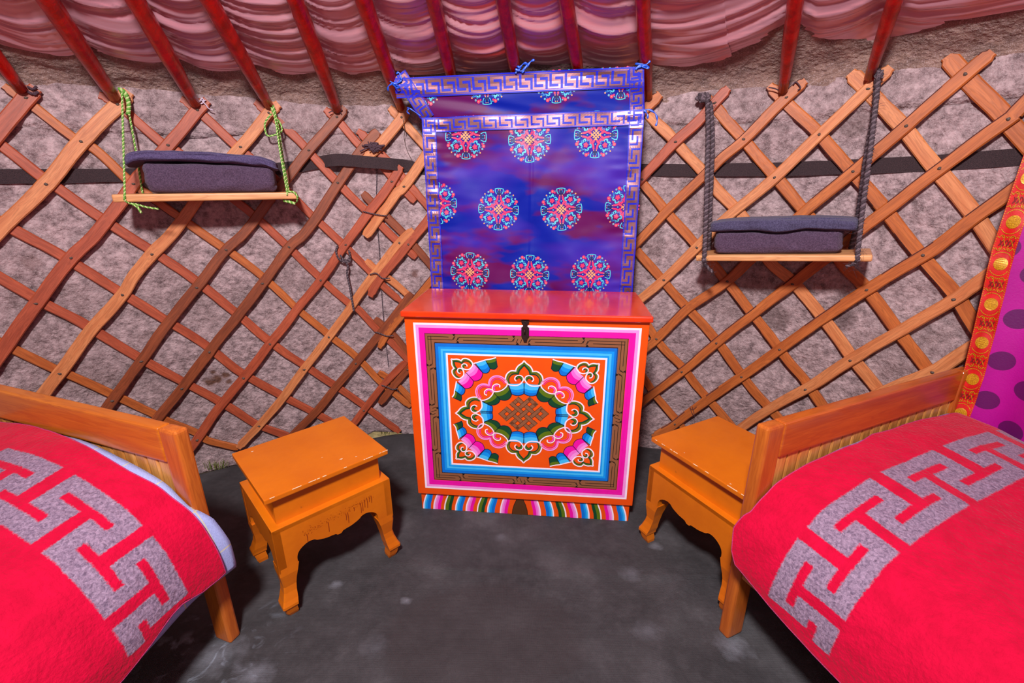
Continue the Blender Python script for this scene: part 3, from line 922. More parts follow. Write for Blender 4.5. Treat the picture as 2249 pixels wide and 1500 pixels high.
for xc, fl in ((R2[0] + hb, 0), (R2[1] - hb, 1)): keyline(R2[2] + hb * .6, R2[3] - hb * .6, xc, hb, fl, (.20, .465, .53, .80), True)
# thin dark joint line of the boards
CC = HF(750, 806)
def four(fn):
    for sx in (1, -1):
        for sz in (1, -1): fn(sx, sz)
def T_(sx, sz):
    """crop pixel (upper left quadrant) -> mirrored panel coordinate"""
    def g(x, y):
        u, v = HF(x, y); return (CC[0] + (u - CC[0]) * sx, CC[1] + (v - CC[1]) * sz)
    return g
def bez(P, n=10):
    return [v.to_2d() for v in catmull([(p[0], p[1], 0) for p in P], n)]
def cup(g, o0, o1, i0, i1, cols, bul=.22):
    """petal shaded in bands: o0-o1 edge by the cloud, i0-i1 bulging free edge"""
    o0, o1, i0, i1 = [Vector(g(*p)) for p in (o0, o1, i0, i1)]
    def row(t):
        a, b = o0.lerp(i0, t), o1.lerp(i1, t); out = []
        d = (i0 + i1 - o0 - o1) / 2
        for k in range(9):
            s = k / 8; q = a.lerp(b, s) + d * bul * (4 * s * (1 - s)) * (.35 + .65 * t); out.append(q)
        return out
    ts = [0] + [(k + 1) / len(cols) for k in range(len(cols))]
    for k, c in enumerate(cols):
        A, B_ = row(ts[k]), row(ts[k + 1])
        for j in range(8): pt.fill([A[j], A[j + 1], B_[j + 1], B_[j]], c, 3)
    pt.stroke([o0, i0] + row(1)[1:-1] + [i1, o1], .0022, NVY, layer=5)
def cloud(g, c, tip, wl, wr, sp, cols, white=.0052):
    """curl-headed cloud. tip: outer point, wl/wr: base corners, outline px lists"""
    pass
def cloudhead(base, ax, perp, Lh, Wh, pointed, cols):
    """symmetric cloud head: base centre, unit axes, height and half width"""
    light, dark = cols
    if pointed:
        A1, A2 = [(0, 1.0), (.11, .90), (.32, .78), (.43, .65), (.45, .57)], [(.45, .57), (.70, .57), (.91, .45), (1.0, .28), (.98, .12), (.83, 0), (.62, -.03), (.36, -.02), (.15, .08), (.03, .23)]
        o1, o2 = [(0, .915), (.22, .755), (.345, .63), (.375, .525)], [(.375, .525), (.62, .52), (.83, .42), (.92, .27), (.89, .12), (.79, .035)]
        k1, k2 = [(0, .83), (.17, .69), (.275, .58), (.315, .455)], [(.315, .455), (.58, .45), (.75, .36), (.83, .24), (.81, .10), (.75, .05)]
        sw = [(.03, .23), (.09, .345), (.26, .40), (.44, .35), (.51, .24), (.42, .15)]
        sg = [(.10, .17), (.12, .27), (.25, .335), (.38, .29), (.40, .22)]
    else:
        A1, A2 = [(0, .62), (.08, .80)], [(.08, .80), (.30, 1.0), (.60, 1.02), (.87, .80), (1.01, .42), (1.0, .06), (.84, -.14), (.5, -.22), (.2, -.13), (.02, .02)]
        o1, o2 = [(0, .56), (.10, .70)], [(.10, .70), (.31, .90), (.58, .91), (.80, .72), (.91, .40), (.90, .08)]
        k1, k2 = [(0, .44), (.14, .56)], [(.14, .56), (.32, .76), (.56, .77), (.73, .61), (.82, .36), (.82, .10)]
        sw = [(.02, .02), (.04, .27), (.20, .44), (.42, .42), (.54, .22), (.46, .06)]
        sg = [(.12, .05), (.13, .24), (.25, .34), (.40, .30), (.42, .17)]
    def W_(p, m): return base + perp * (p[0] * Wh * m) + ax * (p[1] * Lh)
    def run(a, b, m):
        q = bez([W_(p, m) for p in a], 4)
        return q + bez([W_(p, m) for p in b], 4)[1:]
    sc = Lh / .10
    for m in (1, -1):
        pt.stroke(run(o1, o2, m), lambda t: .0085 * sc * (1 - .35 * t), light, layer=4)
        pt.stroke(run(k1, k2, m), lambda t: .0068 * sc * (1 - .45 * t), dark, layer=5)
        pt.stroke(run(A1, A2, m), .0046, PPK if not pointed else WHT, layer=6)
        if not pointed: pt.stroke(bez([W_(p, m) for p in A2[-5:]], 4), .0036, WHT, layer=7)
        pt.stroke(bez([W_(p, m) for p in sg], 4), lambda t: .0125 * sc * (1 - .7 * abs(t - .35)), dark, layer=4)
        pt.stroke(bez([W_(p, m) for p in sg[:-1]], 4), lambda t: .004 * sc, light, layer=5)
        pt.stroke(bez([W_(p, m) for p in sw], 4), .0038, WHT, layer=7)
N_ = lambda x, y: (277.9 + .48165 * x, 444.6 + .48165 * y)
def G_(sx, sz):
    g = T_(sx, sz)
    return lambda x, y: g(*N_(x, y))
for sz in (1, -1):
    g = G_(1, sz); b0 = Vector(g(982, 393)); tp_ = Vector(g(982, 93)); ax = (tp_ - b0); Lh = ax.length; ax.normalize()
    cloudhead(b0, ax, Vector((ax.y, -ax.x)), Lh, (Vector(g(1217, 300)) - Vector(g(747, 300))).length / 2, True, (OLV, DGR))
for sx in (1, -1):
    g = G_(sx, 1); b0 = Vector(g(447, 738)); tp_ = Vector(g(112, 738)); ax = (tp_ - b0); Lh = ax.length; ax.normalize()
    cloudhead(b0, ax, Vector((ax.y, -ax.x)), Lh, (Vector(g(430, 535)) - Vector(g(430, 925))).length / 2, True, (OLV, DGR))
def quad4(sx, sz):
    g = G_(sx, sz)
    a, b = Vector(g(428, 578)), Vector(g(775, 372)); b0 = (a + b) / 2; d = b - a; wh = d.length / 2; d.normalize()
    ax = Vector((-d.y, d.x))
    if ax.dot(b0 - Vector(CC)) < 0: ax = -ax
    Lh = (Vector(g(602, 475)) - Vector(g(505, 330))).length * .92
    cup(g, (985, 368), (783, 375), (978, 500), (825, 503), (SBL, SBL, MBL, DBL), .16)
    cup(g, (772, 378), (600, 488), (825, 512), (680, 572), (OLV, OLV, DGR, DGR), .30)
    cup(g, (600, 488), (445, 582), (680, 572), (540, 640), (OLV, OLV, DGR, DGR), .30)
    cup(g, (452, 596), (425, 738), (580, 655), (572, 742), (SBL, SBL, MBL, DBL), .06)
    cloudhead(b0, ax, d, Lh, wh, False, (PNK, MAG))
    cup(g, (350, 125), (248, 236), (460, 240), (345, 340), (PPK, PNK, MAG, MAG), .26)
    cup(g, (248, 236), (145, 346), (345, 340), (235, 435), (PPK, PNK, MAG, MAG), .26)
    cup(g, (358, 112), (494, 84), (462, 240), (552, 185), (SBL, MBL, DBL), .22)
    cup(g, (494, 84), (626, 56), (552, 185), (645, 165), (OLV, DGR, DGR), .2)
    cup(g, (124, 350), (106, 458), (235, 437), (188, 515), (SBL, MBL, DBL), .16)
    cup(g, (106, 458), (76, 540), (188, 515), (180, 588), (OLV, DGR, DGR), .1)
    b0 = Vector(g(252, 228)); tp_ = Vector(g(62, 68)); ax = (tp_ - b0); Lh = ax.length; ax.normalize()
    cloudhead(b0, ax, Vector((ax.y, -ax.x)), Lh * 1.0, (Vector(g(345, 110)) - Vector(g(140, 335))).length / 2 * .92, True, (OLV, DGR))
    for P_ in (((345, 125), (400, 110), (495, 82), (560, 72), (628, 54)), ((128, 345), (118, 400), (104, 458), (100, 500), (74, 540))):
        pt.stroke([g(*p) for p in P_], .0042, WHT, layer=6, smooth=5)
four(quad4)
# endless knot
kc = Vector(HF(*N_(975, 750)))
ep = Vector(HF(*N_(975 + 68.5, 750 + 59))) - kc; eq = Vector(HF(*N_(975 + 73, 750 - 59))) - kc
def K(a, b): return kc + ep * a + eq * b
kw = ep.length * .47
def kst(P_, l):
    pt.stroke([K(*p) for p in P_], kw + .0026, BLK, layer=l); pt.stroke([K(*p) for p in P_], kw, BRG, layer=l + 1)
for P_ in ([(-1, -2), (-2, -2), (-2, -1)], [(1, 2), (2, 2), (2, 1)], [(-2, 0), (-2, 1)], [(-1, 2), (0, 2)], [(2, 0), (2, -1)], [(1, -2), (0, -2)]):
    h = .5 * .62
    if len(P_) == 2:
        (a, b), (c, d) = P_
        P_ = [(a - h * (c > a) + h * (c < a), b - h * (d > b) + h * (d < b)), (c + h * (c > a) - h * (c < a), d + h * (d > b) - h * (d < b))]
    kst(P_, 3)
for k in (-1, 0, 1): kst([(k, -2.31), (k, 2.31)], 3)
for k in (-1, 0, 1): kst([(-2.31, k), (2.31, k)], 5)
for a, b in ((-1, -1), (0, 0), (1, 1), (-1, 1), (1, -1)):
    kst([(a, b - .44), (a, b + .44)], 7)
pn = finish('painted_front', bm, [chest_m] + PC, chest)
# plinth with slanting painted stripes and a pointed opening
bm = bmesh.new(); box(bm, -BW + .008, BW - .008, BY0 + .012, CDP - .02, 0, ZB + .002, .002)
finish('plinth', bm, chest_m, chest)
HP = homography([(112, 1292), (1418, 1372), (1408, 1462), (114, 1382)], [(-BW + .008, ZB), (BW - .008, ZB), (BW - .008, .001), (-BW + .008, .001)])
bm = bmesh.new(); PY = BY0 + .012
pt = Paint(bm, lambda a, b, h: Vector((a, PY - h - .0002, b)), keep=lambda a, b: abs(a) < BW - .008 and 0 < b < ZB, eps=.0003, maxseg=.02)
TRI = {'b': (SBL, MBL, DBL), 'm': (PPK, PNK, MAG), 'g': (OLV, OLV, DGR)}
WP = 2 * (BW - .008)
def stripe(xt, xb, w, cols, sx):
    xt = -(BW - .008) + (xt - 88) / 2122 * WP; xb = -(BW - .008) + (xb - 95) / 2100 * WP
    def line(o): return [Vector((xt + o * .8, ZB)), Vector((xt + (xb - xt) * .45 + o, ZB * .66)), Vector((xt + (xb - xt) * .85 + o, ZB * .33)), Vector((xb + o, .0008))]
    for a, b, c in ((-.5, -.33, WHT), (-.33, -.13, cols[0]), (-.13, .10, cols[1]), (.10, .5, cols[2])):
        A, B_ = bez(line(a * w * sx), 4), bez(line(b * w * sx), 4)
        for j in range(len(A) - 1): pt.fill([A[j], A[j + 1], B_[j + 1], B_[j]], c, 1)
for t_, b_, c in zip((185, 295, 410, 530, 640, 760, 860, 985), (145, 252, 365, 480, 590, 707, 812, 945), 'bmgbmgbm'): stripe(t_, b_, .031, TRI[c], 1)
for t_, b_, c in zip((1255, 1385, 1500, 1615, 1750, 1860, 1985, 2105), (1288, 1420, 1545, 1660, 1775, 1895, 2015, 2140), 'mbgmbgmb'): stripe(t_, b_, .031, TRI[c], -1)
cx0 = HP(745, 1395)[0]
cx0 = -(BW - .008) + (1112 - 95) / 2100 * WP
arch = [(-.031, .0005), (-.029, .022), (-.023, .046), (-.015, .066), (-.010, .080), (.010, .080), (.015, .066), (.023, .046), (.029, .022), (.031, .0005)]
pt.fill([(cx0 + a, b) for a, b in arch], DBR, 2)
pt.stroke([(cx0 + a, b) for a, b in arch[:]], .002, BLK, layer=3)
finish('plinth_stripes', bm, [chest_m] + PC, chest)
# hasp
hx, hz = HF(757, 300)
bm = bmesh.new()
H1 = [(-.012, .036), (.012, .036), (.013, .022), (.007, .016), (.0075, .008), (.013, .004), (.013, -.026), (.008, -.032), (.005, -.045), (-.005, -.045), (-.008, -.032), (-.013, -.026), (-.013, .004), (-.0075, .008), (-.007, .016), (-.013, .022)]
poly_prism(bm, [(hx + a, hz + b) for a, b in H1], BY0 - .0085, BY0 - .0035)
box(bm, hx - .013, hx + .013, BY0 - .009, BY0 - .003, hz + .030, hz + .044, .001)
tube(bm, [(hx - .001, BY0 - .009, hz + .002), (hx - .001, BY0 - .017, hz - .004), (hx - .001, BY0 - .017, hz - .012), (hx - .001, BY0 - .009, hz - .018)], .002, 6)
tube(bm, [(hx, BY0 - .0092, hz + .024), (hx, BY0 - .0035, hz + .024)], .003, 8)
finish('hasp', bm, iron_m, chest)

# ------------------------------------------------------------------ orange stands
st_m = mat('mustard_paint', srgb(214, 112, 8), 0.38, srgb(188, 86, 6), 5, 0.55, 0.35, 50, coat=0.15, bdist=0.002)
def wear(nt, b, mp):
    n, L = nt.nodes, nt.links
    nz = n.new('ShaderNodeTexNoise'); nz.inputs['Scale'].default_value = 26; nz.inputs['Detail'].default_value = 9; nz.inputs['Roughness'].default_value = .75
    L.new(mp.outputs[0], nz.inputs['Vector'])
    mr = n.new('ShaderNodeMapRange'); mr.inputs[1].default_value = .66; mr.inputs[2].default_value = .72; mr.inputs[4].default_value = .7
    L.new(nz.outputs[0], mr.inputs[0])
    mx = n.new('ShaderNodeMix'); mx.data_type = 'RGBA'; mx.inputs[7].default_value = srgb(120, 66, 16)
    old = b.inputs['Base Color'].links[0].from_socket
    L.new(mr.outputs[0], mx.inputs[0]); L.new(old, mx.inputs[6]); L.new(mx.outputs[2], b.inputs['Base Color'])
wear(st_m.node_tree, st_m.node_tree.nodes['Principled BSDF'], st_m.node_tree.nodes['Mapping'])
chip_m = mat('chipped_primer', srgb(236, 204, 170), 0.7, srgb(150, 100, 70), 100, 0.5)
SW, SD, SH, SA = .3701, .3207, .4236, .3153
def leg_sections(bm, cx, cy, ox, oy):
    """cabriole leg at corner (cx,cy); (ox,oy) point outwards"""
    prof = [(.175, .056, 0.0), (.150, .050, .001), (.125, .041, -.002), (.105, .036, -.004), (.085, .036, -.001), (.062, .041, .006), (.048, .044, .012), (.040, .044, .0125), (.034, .036, .008), (.012, .034, .003), (.0, .028, -.002)]
    rings = []
    for z, s, o in prof:
        X, Y = cx + ox * o, cy + oy * o
        c = .004
        q = [(0, -c), (0, -s), (-s, -s), (-s, 0), (-c, 0)]
        rings.append([bm.verts.new((X + ox * a, Y + oy * b, z)) for a, b in q])
    for i in range(len(rings) - 1):
        for k in range(5):
            bm.faces.new((rings[i][k], rings[i][(k + 1) % 5], rings[i + 1][(k + 1) % 5], rings[i + 1][k]))
    bm.faces.new(rings[0]); bm.faces.new(rings[-1][::-1])
    bmesh.ops.recalc_face_normals(bm, faces=bm.faces)
def apron_outline(Wd, long_side):
    """front board with scalloped lower edge between the knees"""
    L = [(0, SA), (Wd, SA), (Wd, .165), (Wd - .054, .172)]
    half = [(.054, .172), (.054, .192), (.060, .208), (.074, .220), (.092, .2265), (.108, .2245), (.116, .2185)]
    if long_side: half += [(.128, .2135), (.146, .2085), (.158, .2075)]
    half = [(a * (Wd / .37 if not long_side else 1), b) for a, b in half]
    mid = [(Wd / 2 - .012, half[-1][1] - .002), (Wd / 2 - .006, half[-1][1] - .008), (Wd / 2, half[-1][1] - .0085)]
    lh = bez(half, 3) + [Vector(m) for m in mid]
    rh = [(Wd - p[0], p[1]) for p in lh][::-1][1:]
    out = [(0, .165), (0, SA), (Wd, SA), (Wd, .165)] + [tuple(p) for p in rh][::-1][:0]
    pts = [(Wd, SA), (Wd, .165)] + [(p[0], p[1]) for p in rh][::-1] + [(p[0], p[1]) for p in lh][::-1]
    pts = [(0, SA), (Wd, SA), (Wd, .165)] + [(Wd - p[0], p[1]) for p in lh] + [(p[0], p[1]) for p in lh[::-1]][1:] + [(0, .165)]
    return pts
def stand(loc, th, label, chips):
    t = empty('side_table', loc, th, label=label, cat='side table', group='small orange tables on curved legs')
    bm = bmesh.new(); box(bm, -.003, SW + .003, -.003, SD + .003, SH - .016, SH, .003, 2)
    top = finish('tabletop', bm, st_m, t)
    bm = bmesh.new(); box(bm, .022, SW - .022, .022, SD - .022, SA - .002, SH - .016, .001, 1)
    box(bm, .0, SW, .0, SD, SA - .016, SA, .002, 2)
    finish('raised_box', bm, st_m, t)
    ta = .022
    for w_, fr in ((SW, 'f'), (SW, 'b'), (SD, 'l'), (SD, 'r')):
        bm = bmesh.new(); pts = apron_outline(w_, w_ == SW)
        pts = [(a, min(b, SA - .002)) for a, b in pts]
        if fr == 'f': poly_prism(bm, pts, 0, ta)
        if fr == 'b': poly_prism(bm, pts, SD - ta, SD)
        if fr == 'l': poly_prism(bm, pts, 0.0005, ta, 'yz')
        if fr == 'r': poly_prism(bm, pts, SW - ta, SW - .0005, 'yz')
        finish('apron', bm, st_m, t)
    for x, ox in ((0, -1), (SW, 1)):
        for y, oy in ((0, -1), (SD, 1)):
            bm = bmesh.new(); leg_sections(bm, x, y, ox, oy); finish('leg', bm, st_m, t)
    bm = bmesh.new()
    P = Paint(bm, lambda a, b, h: Vector((a, b, SH + h)), eps=.0002)
    for (x, y, r) in chips:
        q = [(x + r * random.uniform(.5, 1.1) * cos(k * .78), y + r * .6 * random.uniform(.5, 1.1) * sin(k * .78)) for k in range(8)]
        P.fill(q, 0)
    for k in range(14):
        x = random.uniform(.0, SW); l = random.uniform(.004, .02)
        bm2v = [bm.verts.new(v) for v in ((x, -.0034, SH - .0012), (x + l, -.0034, SH - .001), (x + l, -.0020, SH + .0003), (x, -.0022, SH + .0003))]
        bm.faces.new(bm2v)
    c = tag(finish('paint_chips', bm, chip_m, t), kind='stuff')
    return t
stand((-.6183 * 1.1, .9711 * 1.1, 0), .7535, 'orange wooden side table left of the painted chest, its whole worn top in view', [(.05, SD - .03, .005), (.24, .05, .006), (.2, .10, .003), (.28, .03, .004)])
stand((.4349 * 1.1, 1.2682 * 1.1, 0), -1.0841, 'orange wooden side table right of the chest, partly hidden behind the right bed', [(.12, .02, .003), (.3, .01, .004)])
# red drips on the front of the left table
tl = bpy.data.objects['side_table']
drip_m = mat('dried_drips', srgb(150, 52, 8), 0.4, srgb(110, 36, 8), 60, .6)
bm = bmesh.new(); P = Paint(bm, lambda a, b, h: Vector((a, -h - .0003, b)), eps=.0002, maxseg=.01)
for x, z0, z1 in ((.155, .262, .225), (.212, .262, .236), (.218, .262, .222), (.240, .27, .255), (.262, .275, .236), (.268, .275, .24), (.276, .28, .25), (.285, .282, .243), (.293, .283, .262), (.30, .283, .255), (.09, .255, .228)):
    P.stroke([(x, z0), (x + .001, (z0 + z1) / 2), (x, z1)], .0022, 0)
for k in range(170):
    x = random.uniform(.08, .31); z = .262 + .07 * (x - .08) + random.gauss(0, .006); P.dot((x, min(z, SA - .006)), random.uniform(.0005, .0013), 0, n=5)
tag(finish('paint_drips', bm, drip_m, tl), kind='stuff')

# ------------------------------------------------------------------ beds
BTH = .4157
pine_x = wood('varnished_pine_x_shaded', srgb(190, 94, 26), srgb(156, 62, 14), 0.34, 0, 'Object', coat=0.35, c3=srgb(150, 62, 18), vs=.55)  # right bed's rail pine, shadow on its front put into a darker colour
pine_z = wood('varnished_pine_z', srgb(196, 104, 34), srgb(164, 72, 20), 0.34, 2, 'Object', coat=0.3, c3=srgb(152, 66, 20), vs=.55)
slat_pine = wood('pale_pine_slats', srgb(224, 158, 84), srgb(190, 112, 48), 0.4, 2, 'Object', coat=0.25, vs=.8)
rail_pine = wood('pale_pine_rail', srgb(214, 160, 90), srgb(190, 126, 64), 0.5, 1, 'Object', vs=.6)
BWID, PB, PA, HB = .930, .062, .036, .684
BLEN = 1.92
def bed(loc, th, sg, label, pine_x, pine_z):
    """local: +x*sg runs along the head board away from the aisle, -y along the bed"""
    t = empty('bed', loc, th, label=label, cat='bed')
    def X(a, b): return (a, b) if sg > 0 else (-b, -a)
    def bx(bm, a, b, y0, y1, z0, z1, bev=0, seg=2):
        x0, x1 = X(a, b); box(bm, x0, x1, y0, y1, z0, z1, bev, seg)
    for yy, hb in ((0, HB), (-BLEN, .60)):
        for a in (0, BWID - PB):
            bm = bmesh.new(); bx(bm, a, a + PB, yy, yy + PA, 0, hb, .012, 4); finish('post', bm, pine_z, t)
        bm = bmesh.new(); bx(bm, PB - .001, BWID - PB + .001, yy + .001, yy + PA - .001, hb - .098, hb, .007, 3)
        finish('top_rail', bm, pine_x, t)
        bm = bmesh.new(); bx(bm, PB, BWID - PB, yy + .006, yy + PA - .006, .22, .30, .004)
        finish('cross_rail', bm, pine_x, t)
        bm = bmesh.new(); a = PB; k = 0
        while a < BWID - PB - .004:
            w_ = .044
            bx(bm, a + .001, min(a + w_, BWID - PB), yy + .008, yy + .022, .29, hb - .094, .007, 2); a += w_
        finish('slat_panel', bm, slat_pine, t)
    for a in (.006, BWID - .034):
        bm = bmesh.new(); bx(bm, a, a + .028, -BLEN + PA, -.0005, .225, .33, .004); finish('side_rail', bm, rail_pine, t)
    bm = bmesh.new()
    for k in range(14):
        y = -.08 - k * .13; bx(bm, .034, BWID - .034, y - .07, y, .262, .28, .002)
    finish('bed_slats', bm, rail_pine, t)
    return t
RBF = Frame(.559 * 1.1, .8978 * 1.1, .4157); LBF = Frame(-.7307 * 1.1, .8892 * 1.1, -.3447)
bed(RBF.o, RBF.th, 1, 'varnished pine bed on the right, its slatted end board fully in view', pine_x, pine_z)
bed(LBF.o, LBF.th, -1, 'varnished pine bed on the left with a knot in its top rail', wood('amber_pine_x', srgb(206, 116, 26), srgb(180, 84, 14), 0.36, 0, 'Object', coat=0.3, c3=srgb(158, 70, 14), vs=.55), wood('amber_pine_z', srgb(202, 108, 36), srgb(170, 76, 22), 0.36, 2, 'Object', coat=0.3, c3=srgb(150, 64, 20), vs=.55))

# mattress, sheet, blanket
red_wool_extra_done = {}
def wool_extra(nt, b, mp):
    n, L = nt.nodes, nt.links
    at = n.new('ShaderNodeAttribute'); at.attribute_name = 'key'
    nz = n.new('ShaderNodeTexNoise'); nz.inputs['Scale'].default_value = 170; nz.inputs['Detail'].default_value = 4; nz.inputs['Distortion'].default_value = 1.0
    L.new(mp.outputs[0], nz.inputs['Vector'])
    ms = n.new('ShaderNodeMath'); ms.operation = 'MULTIPLY_ADD'; ms.inputs[1].default_value = .010; L.new(nz.outputs[0], ms.inputs[0]); L.new(at.outputs['Fac'], ms.inputs[2])
    mr = n.new('ShaderNodeMapRange'); mr.inputs[1].default_value = .0068; mr.inputs[2].default_value = .0030
    L.new(ms.outputs[0], mr.inputs[0])
    # grey marl
    g1 = n.new('ShaderNodeTexNoise'); g1.inputs['Scale'].default_value = 150; g1.inputs['Detail'].default_value = 8; g1.inputs['Roughness'].default_value = .7; g1.inputs['Distortion'].default_value = .6
    L.new(mp.outputs[0], g1.inputs['Vector'])
    cr_ = n.new('ShaderNodeValToRGB'); cr_.color_ramp.elements[0].position = .36; cr_.color_ramp.elements[0].color = srgb(100, 82, 104)
    cr_.color_ramp.elements[1].position = .66; cr_.color_ramp.elements[1].color = srgb(168, 142, 166)
    L.new(g1.outputs[0], cr_.inputs[0])
    mx = n.new('ShaderNodeMix'); mx.data_type = 'RGBA'
    old = b.inputs['Base Color'].links[0].from_socket
    L.new(mr.outputs[0], mx.inputs[0]); L.new(old, mx.inputs[6]); L.new(cr_.outputs[0], mx.inputs[7]); L.new(mx.outputs[2], b.inputs['Base Color'])
wool_m = mat('red_wool', srgb(204, 2, 54), 0.9, srgb(166, 0, 38), 26, 0.5, 1.0, 110, sheen=0.35, detail=6, bdist=0.004, spec=.15, extra=wool_extra)
stitch_m = mat('pink_overlock_stitch', srgb(196, 50, 110), 0.8, srgb(120, 16, 80), 300, .7)
def sheet_extra(nt, b, mp):
    n, L = nt.nodes, nt.links
    at = n.new('ShaderNodeUVMap')
    sx = n.new('ShaderNodeSeparateXYZ'); L.new(at.outputs[0], sx.inputs[0])
    cur = b.inputs['Base Color'].links[0].from_socket
    for o_ in (0, 1):
        md = n.new('ShaderNodeMath'); md.operation = 'PINGPONG'; md.inputs[1].default_value = .055; L.new(sx.outputs[o_], md.inputs[0])
        lt = n.new('ShaderNodeMath'); lt.operation = 'LESS_THAN'; lt.inputs[1].default_value = .0016; L.new(md.outputs[0], lt.inputs[0])
        ml = n.new('ShaderNodeMath'); ml.operation = 'MULTIPLY'; ml.inputs[1].default_value = .8; L.new(lt.outputs[0], ml.inputs[0])
        mx = n.new('ShaderNodeMix'); mx.data_type = 'RGBA'; mx.inputs[7].default_value = srgb(206, 196, 150)
        L.new(ml.outputs[0], mx.inputs[0]); L.new(cur, mx.inputs[6]); cur = mx.outputs[2]
    L.new(cur, b.inputs['Base Color'])
sheet_m = mat('lilac_checked_sheet', srgb(166, 176, 226), 0.8, srgb(142, 150, 206), 260, .6, .4, 300, bdist=.002, extra=sheet_extra)
matt_m = mat('mattress_ticking', srgb(120, 112, 130), 0.9, srgb(90, 84, 100), 40, .5)

CP = [(-.055, .22), (-.055, .30), (-.045, .355), (-.02, .41), (.03, .455), (.12, .487), (.45, .505), (.80, .49), (.90, .45), (.95, .38)]
CPc = [v.to_2d() for v in catmull([(a, b, 0) for a, b in CP], 12)]
ARC = [0]
for p, q in zip(CPc, CPc[1:]): ARC.append(ARC[-1] + (q - p).length)
def prof_at(a):
    if a < 0: return CPc[0] + Vector((0, a))
    if a >= ARC[-1]: return CPc[-1] + Vector((0, -(a - ARC[-1])))
    lo, hi = 0, len(ARC) - 1
    while hi - lo > 1:
        m = (lo + hi) // 2
        if ARC[m] <= a: lo = m
        else: hi = m
    return CPc[lo].lerp(CPc[hi], (a - ARC[lo]) / (ARC[hi] - ARC[lo]))
def bed_point(a, s, off, sg, seed, lift):
    q = prof_at(a); q2 = prof_at(a + .004)
    t = (q2 - q).normalized() if (q2 - q).length > 1e-7 else Vector((1, 0)); nn = Vector((-t.y, t.x))
    k = max(0, min(1, (a - .12) / .45)); k = k * k * (3 - 2 * k)
    bump = lift * (.35 * max(0, min(1, (a - .06) / .12)) + .65 * k) * math.exp(-(max(s, 0) / .34) ** 2)
    h = off + .006 * fbm(a * 5, s * 5, seed, 3) + .010 * N3(a * 2.2, s * 1.8, seed + 4) * min(1, a / .3)
    hang = max(0, min(1, (.2 - a) / .1))
    h += hang * .012 * (1 + sin(s * 9 + seed)) * (.3 + .7 * min(1, s * 3))
    p = q + nn * h
    return Vector((p.x * sg, -s, p.y + bump))
def tmap(a):
    T = [(0, -.40), (.076, -.062), (.093, .002), (.121, .048), (.17, .122), (.215, .19), (.274, .274), (2, 2)]
    return interp(T, a)
KT, KH = .272, .111
def key_sdf(t, v):
    best = 1.0
    def seg(x0, x1, y0, y1):
        nonlocal best
        dx = max(x0 - t, 0, t - x1); dy = max(y0 - v, 0, v - y1)
        if dx == 0 and dy == 0: d = max(x0 - t, t - x1, y0 - v, v - y1)
        else: d = math.hypot(dx, dy)
        best = min(best, d)
    hc, hr = .0205, .0185
    n = math.floor((t - .274) / KT)
    D, F, R, H2 = .188, .120, .318, KH
    for k in (n - 2, n - 1, n, n + 1):
        c = .274 + k * KT
        if c > -.1:
            seg(c - hc, c + D + hc, -hr, hr)
            seg(c + D - hc, c + D + hc, -hr, H2 / 2 + hr)
            seg(c + F - hc, c + D + hc, H2 / 2 - hr, H2 / 2 + hr)
            seg(c + F - hc, c + F + hc, H2 / 2 - hr, H2 + hr)
        seg(max(c + F - hc, -.075), c + R + hc, H2 - hr, H2 + hr)
        seg(c + R - hc, c + R + hc, H2 / 2 - hr, H2 + hr)
        seg(c + KT - hc, c + R + hc, H2 / 2 - hr, H2 / 2 + hr)
        seg(c + KT - hc, c + KT + hc, -hr, H2 / 2 + hr)
    return best
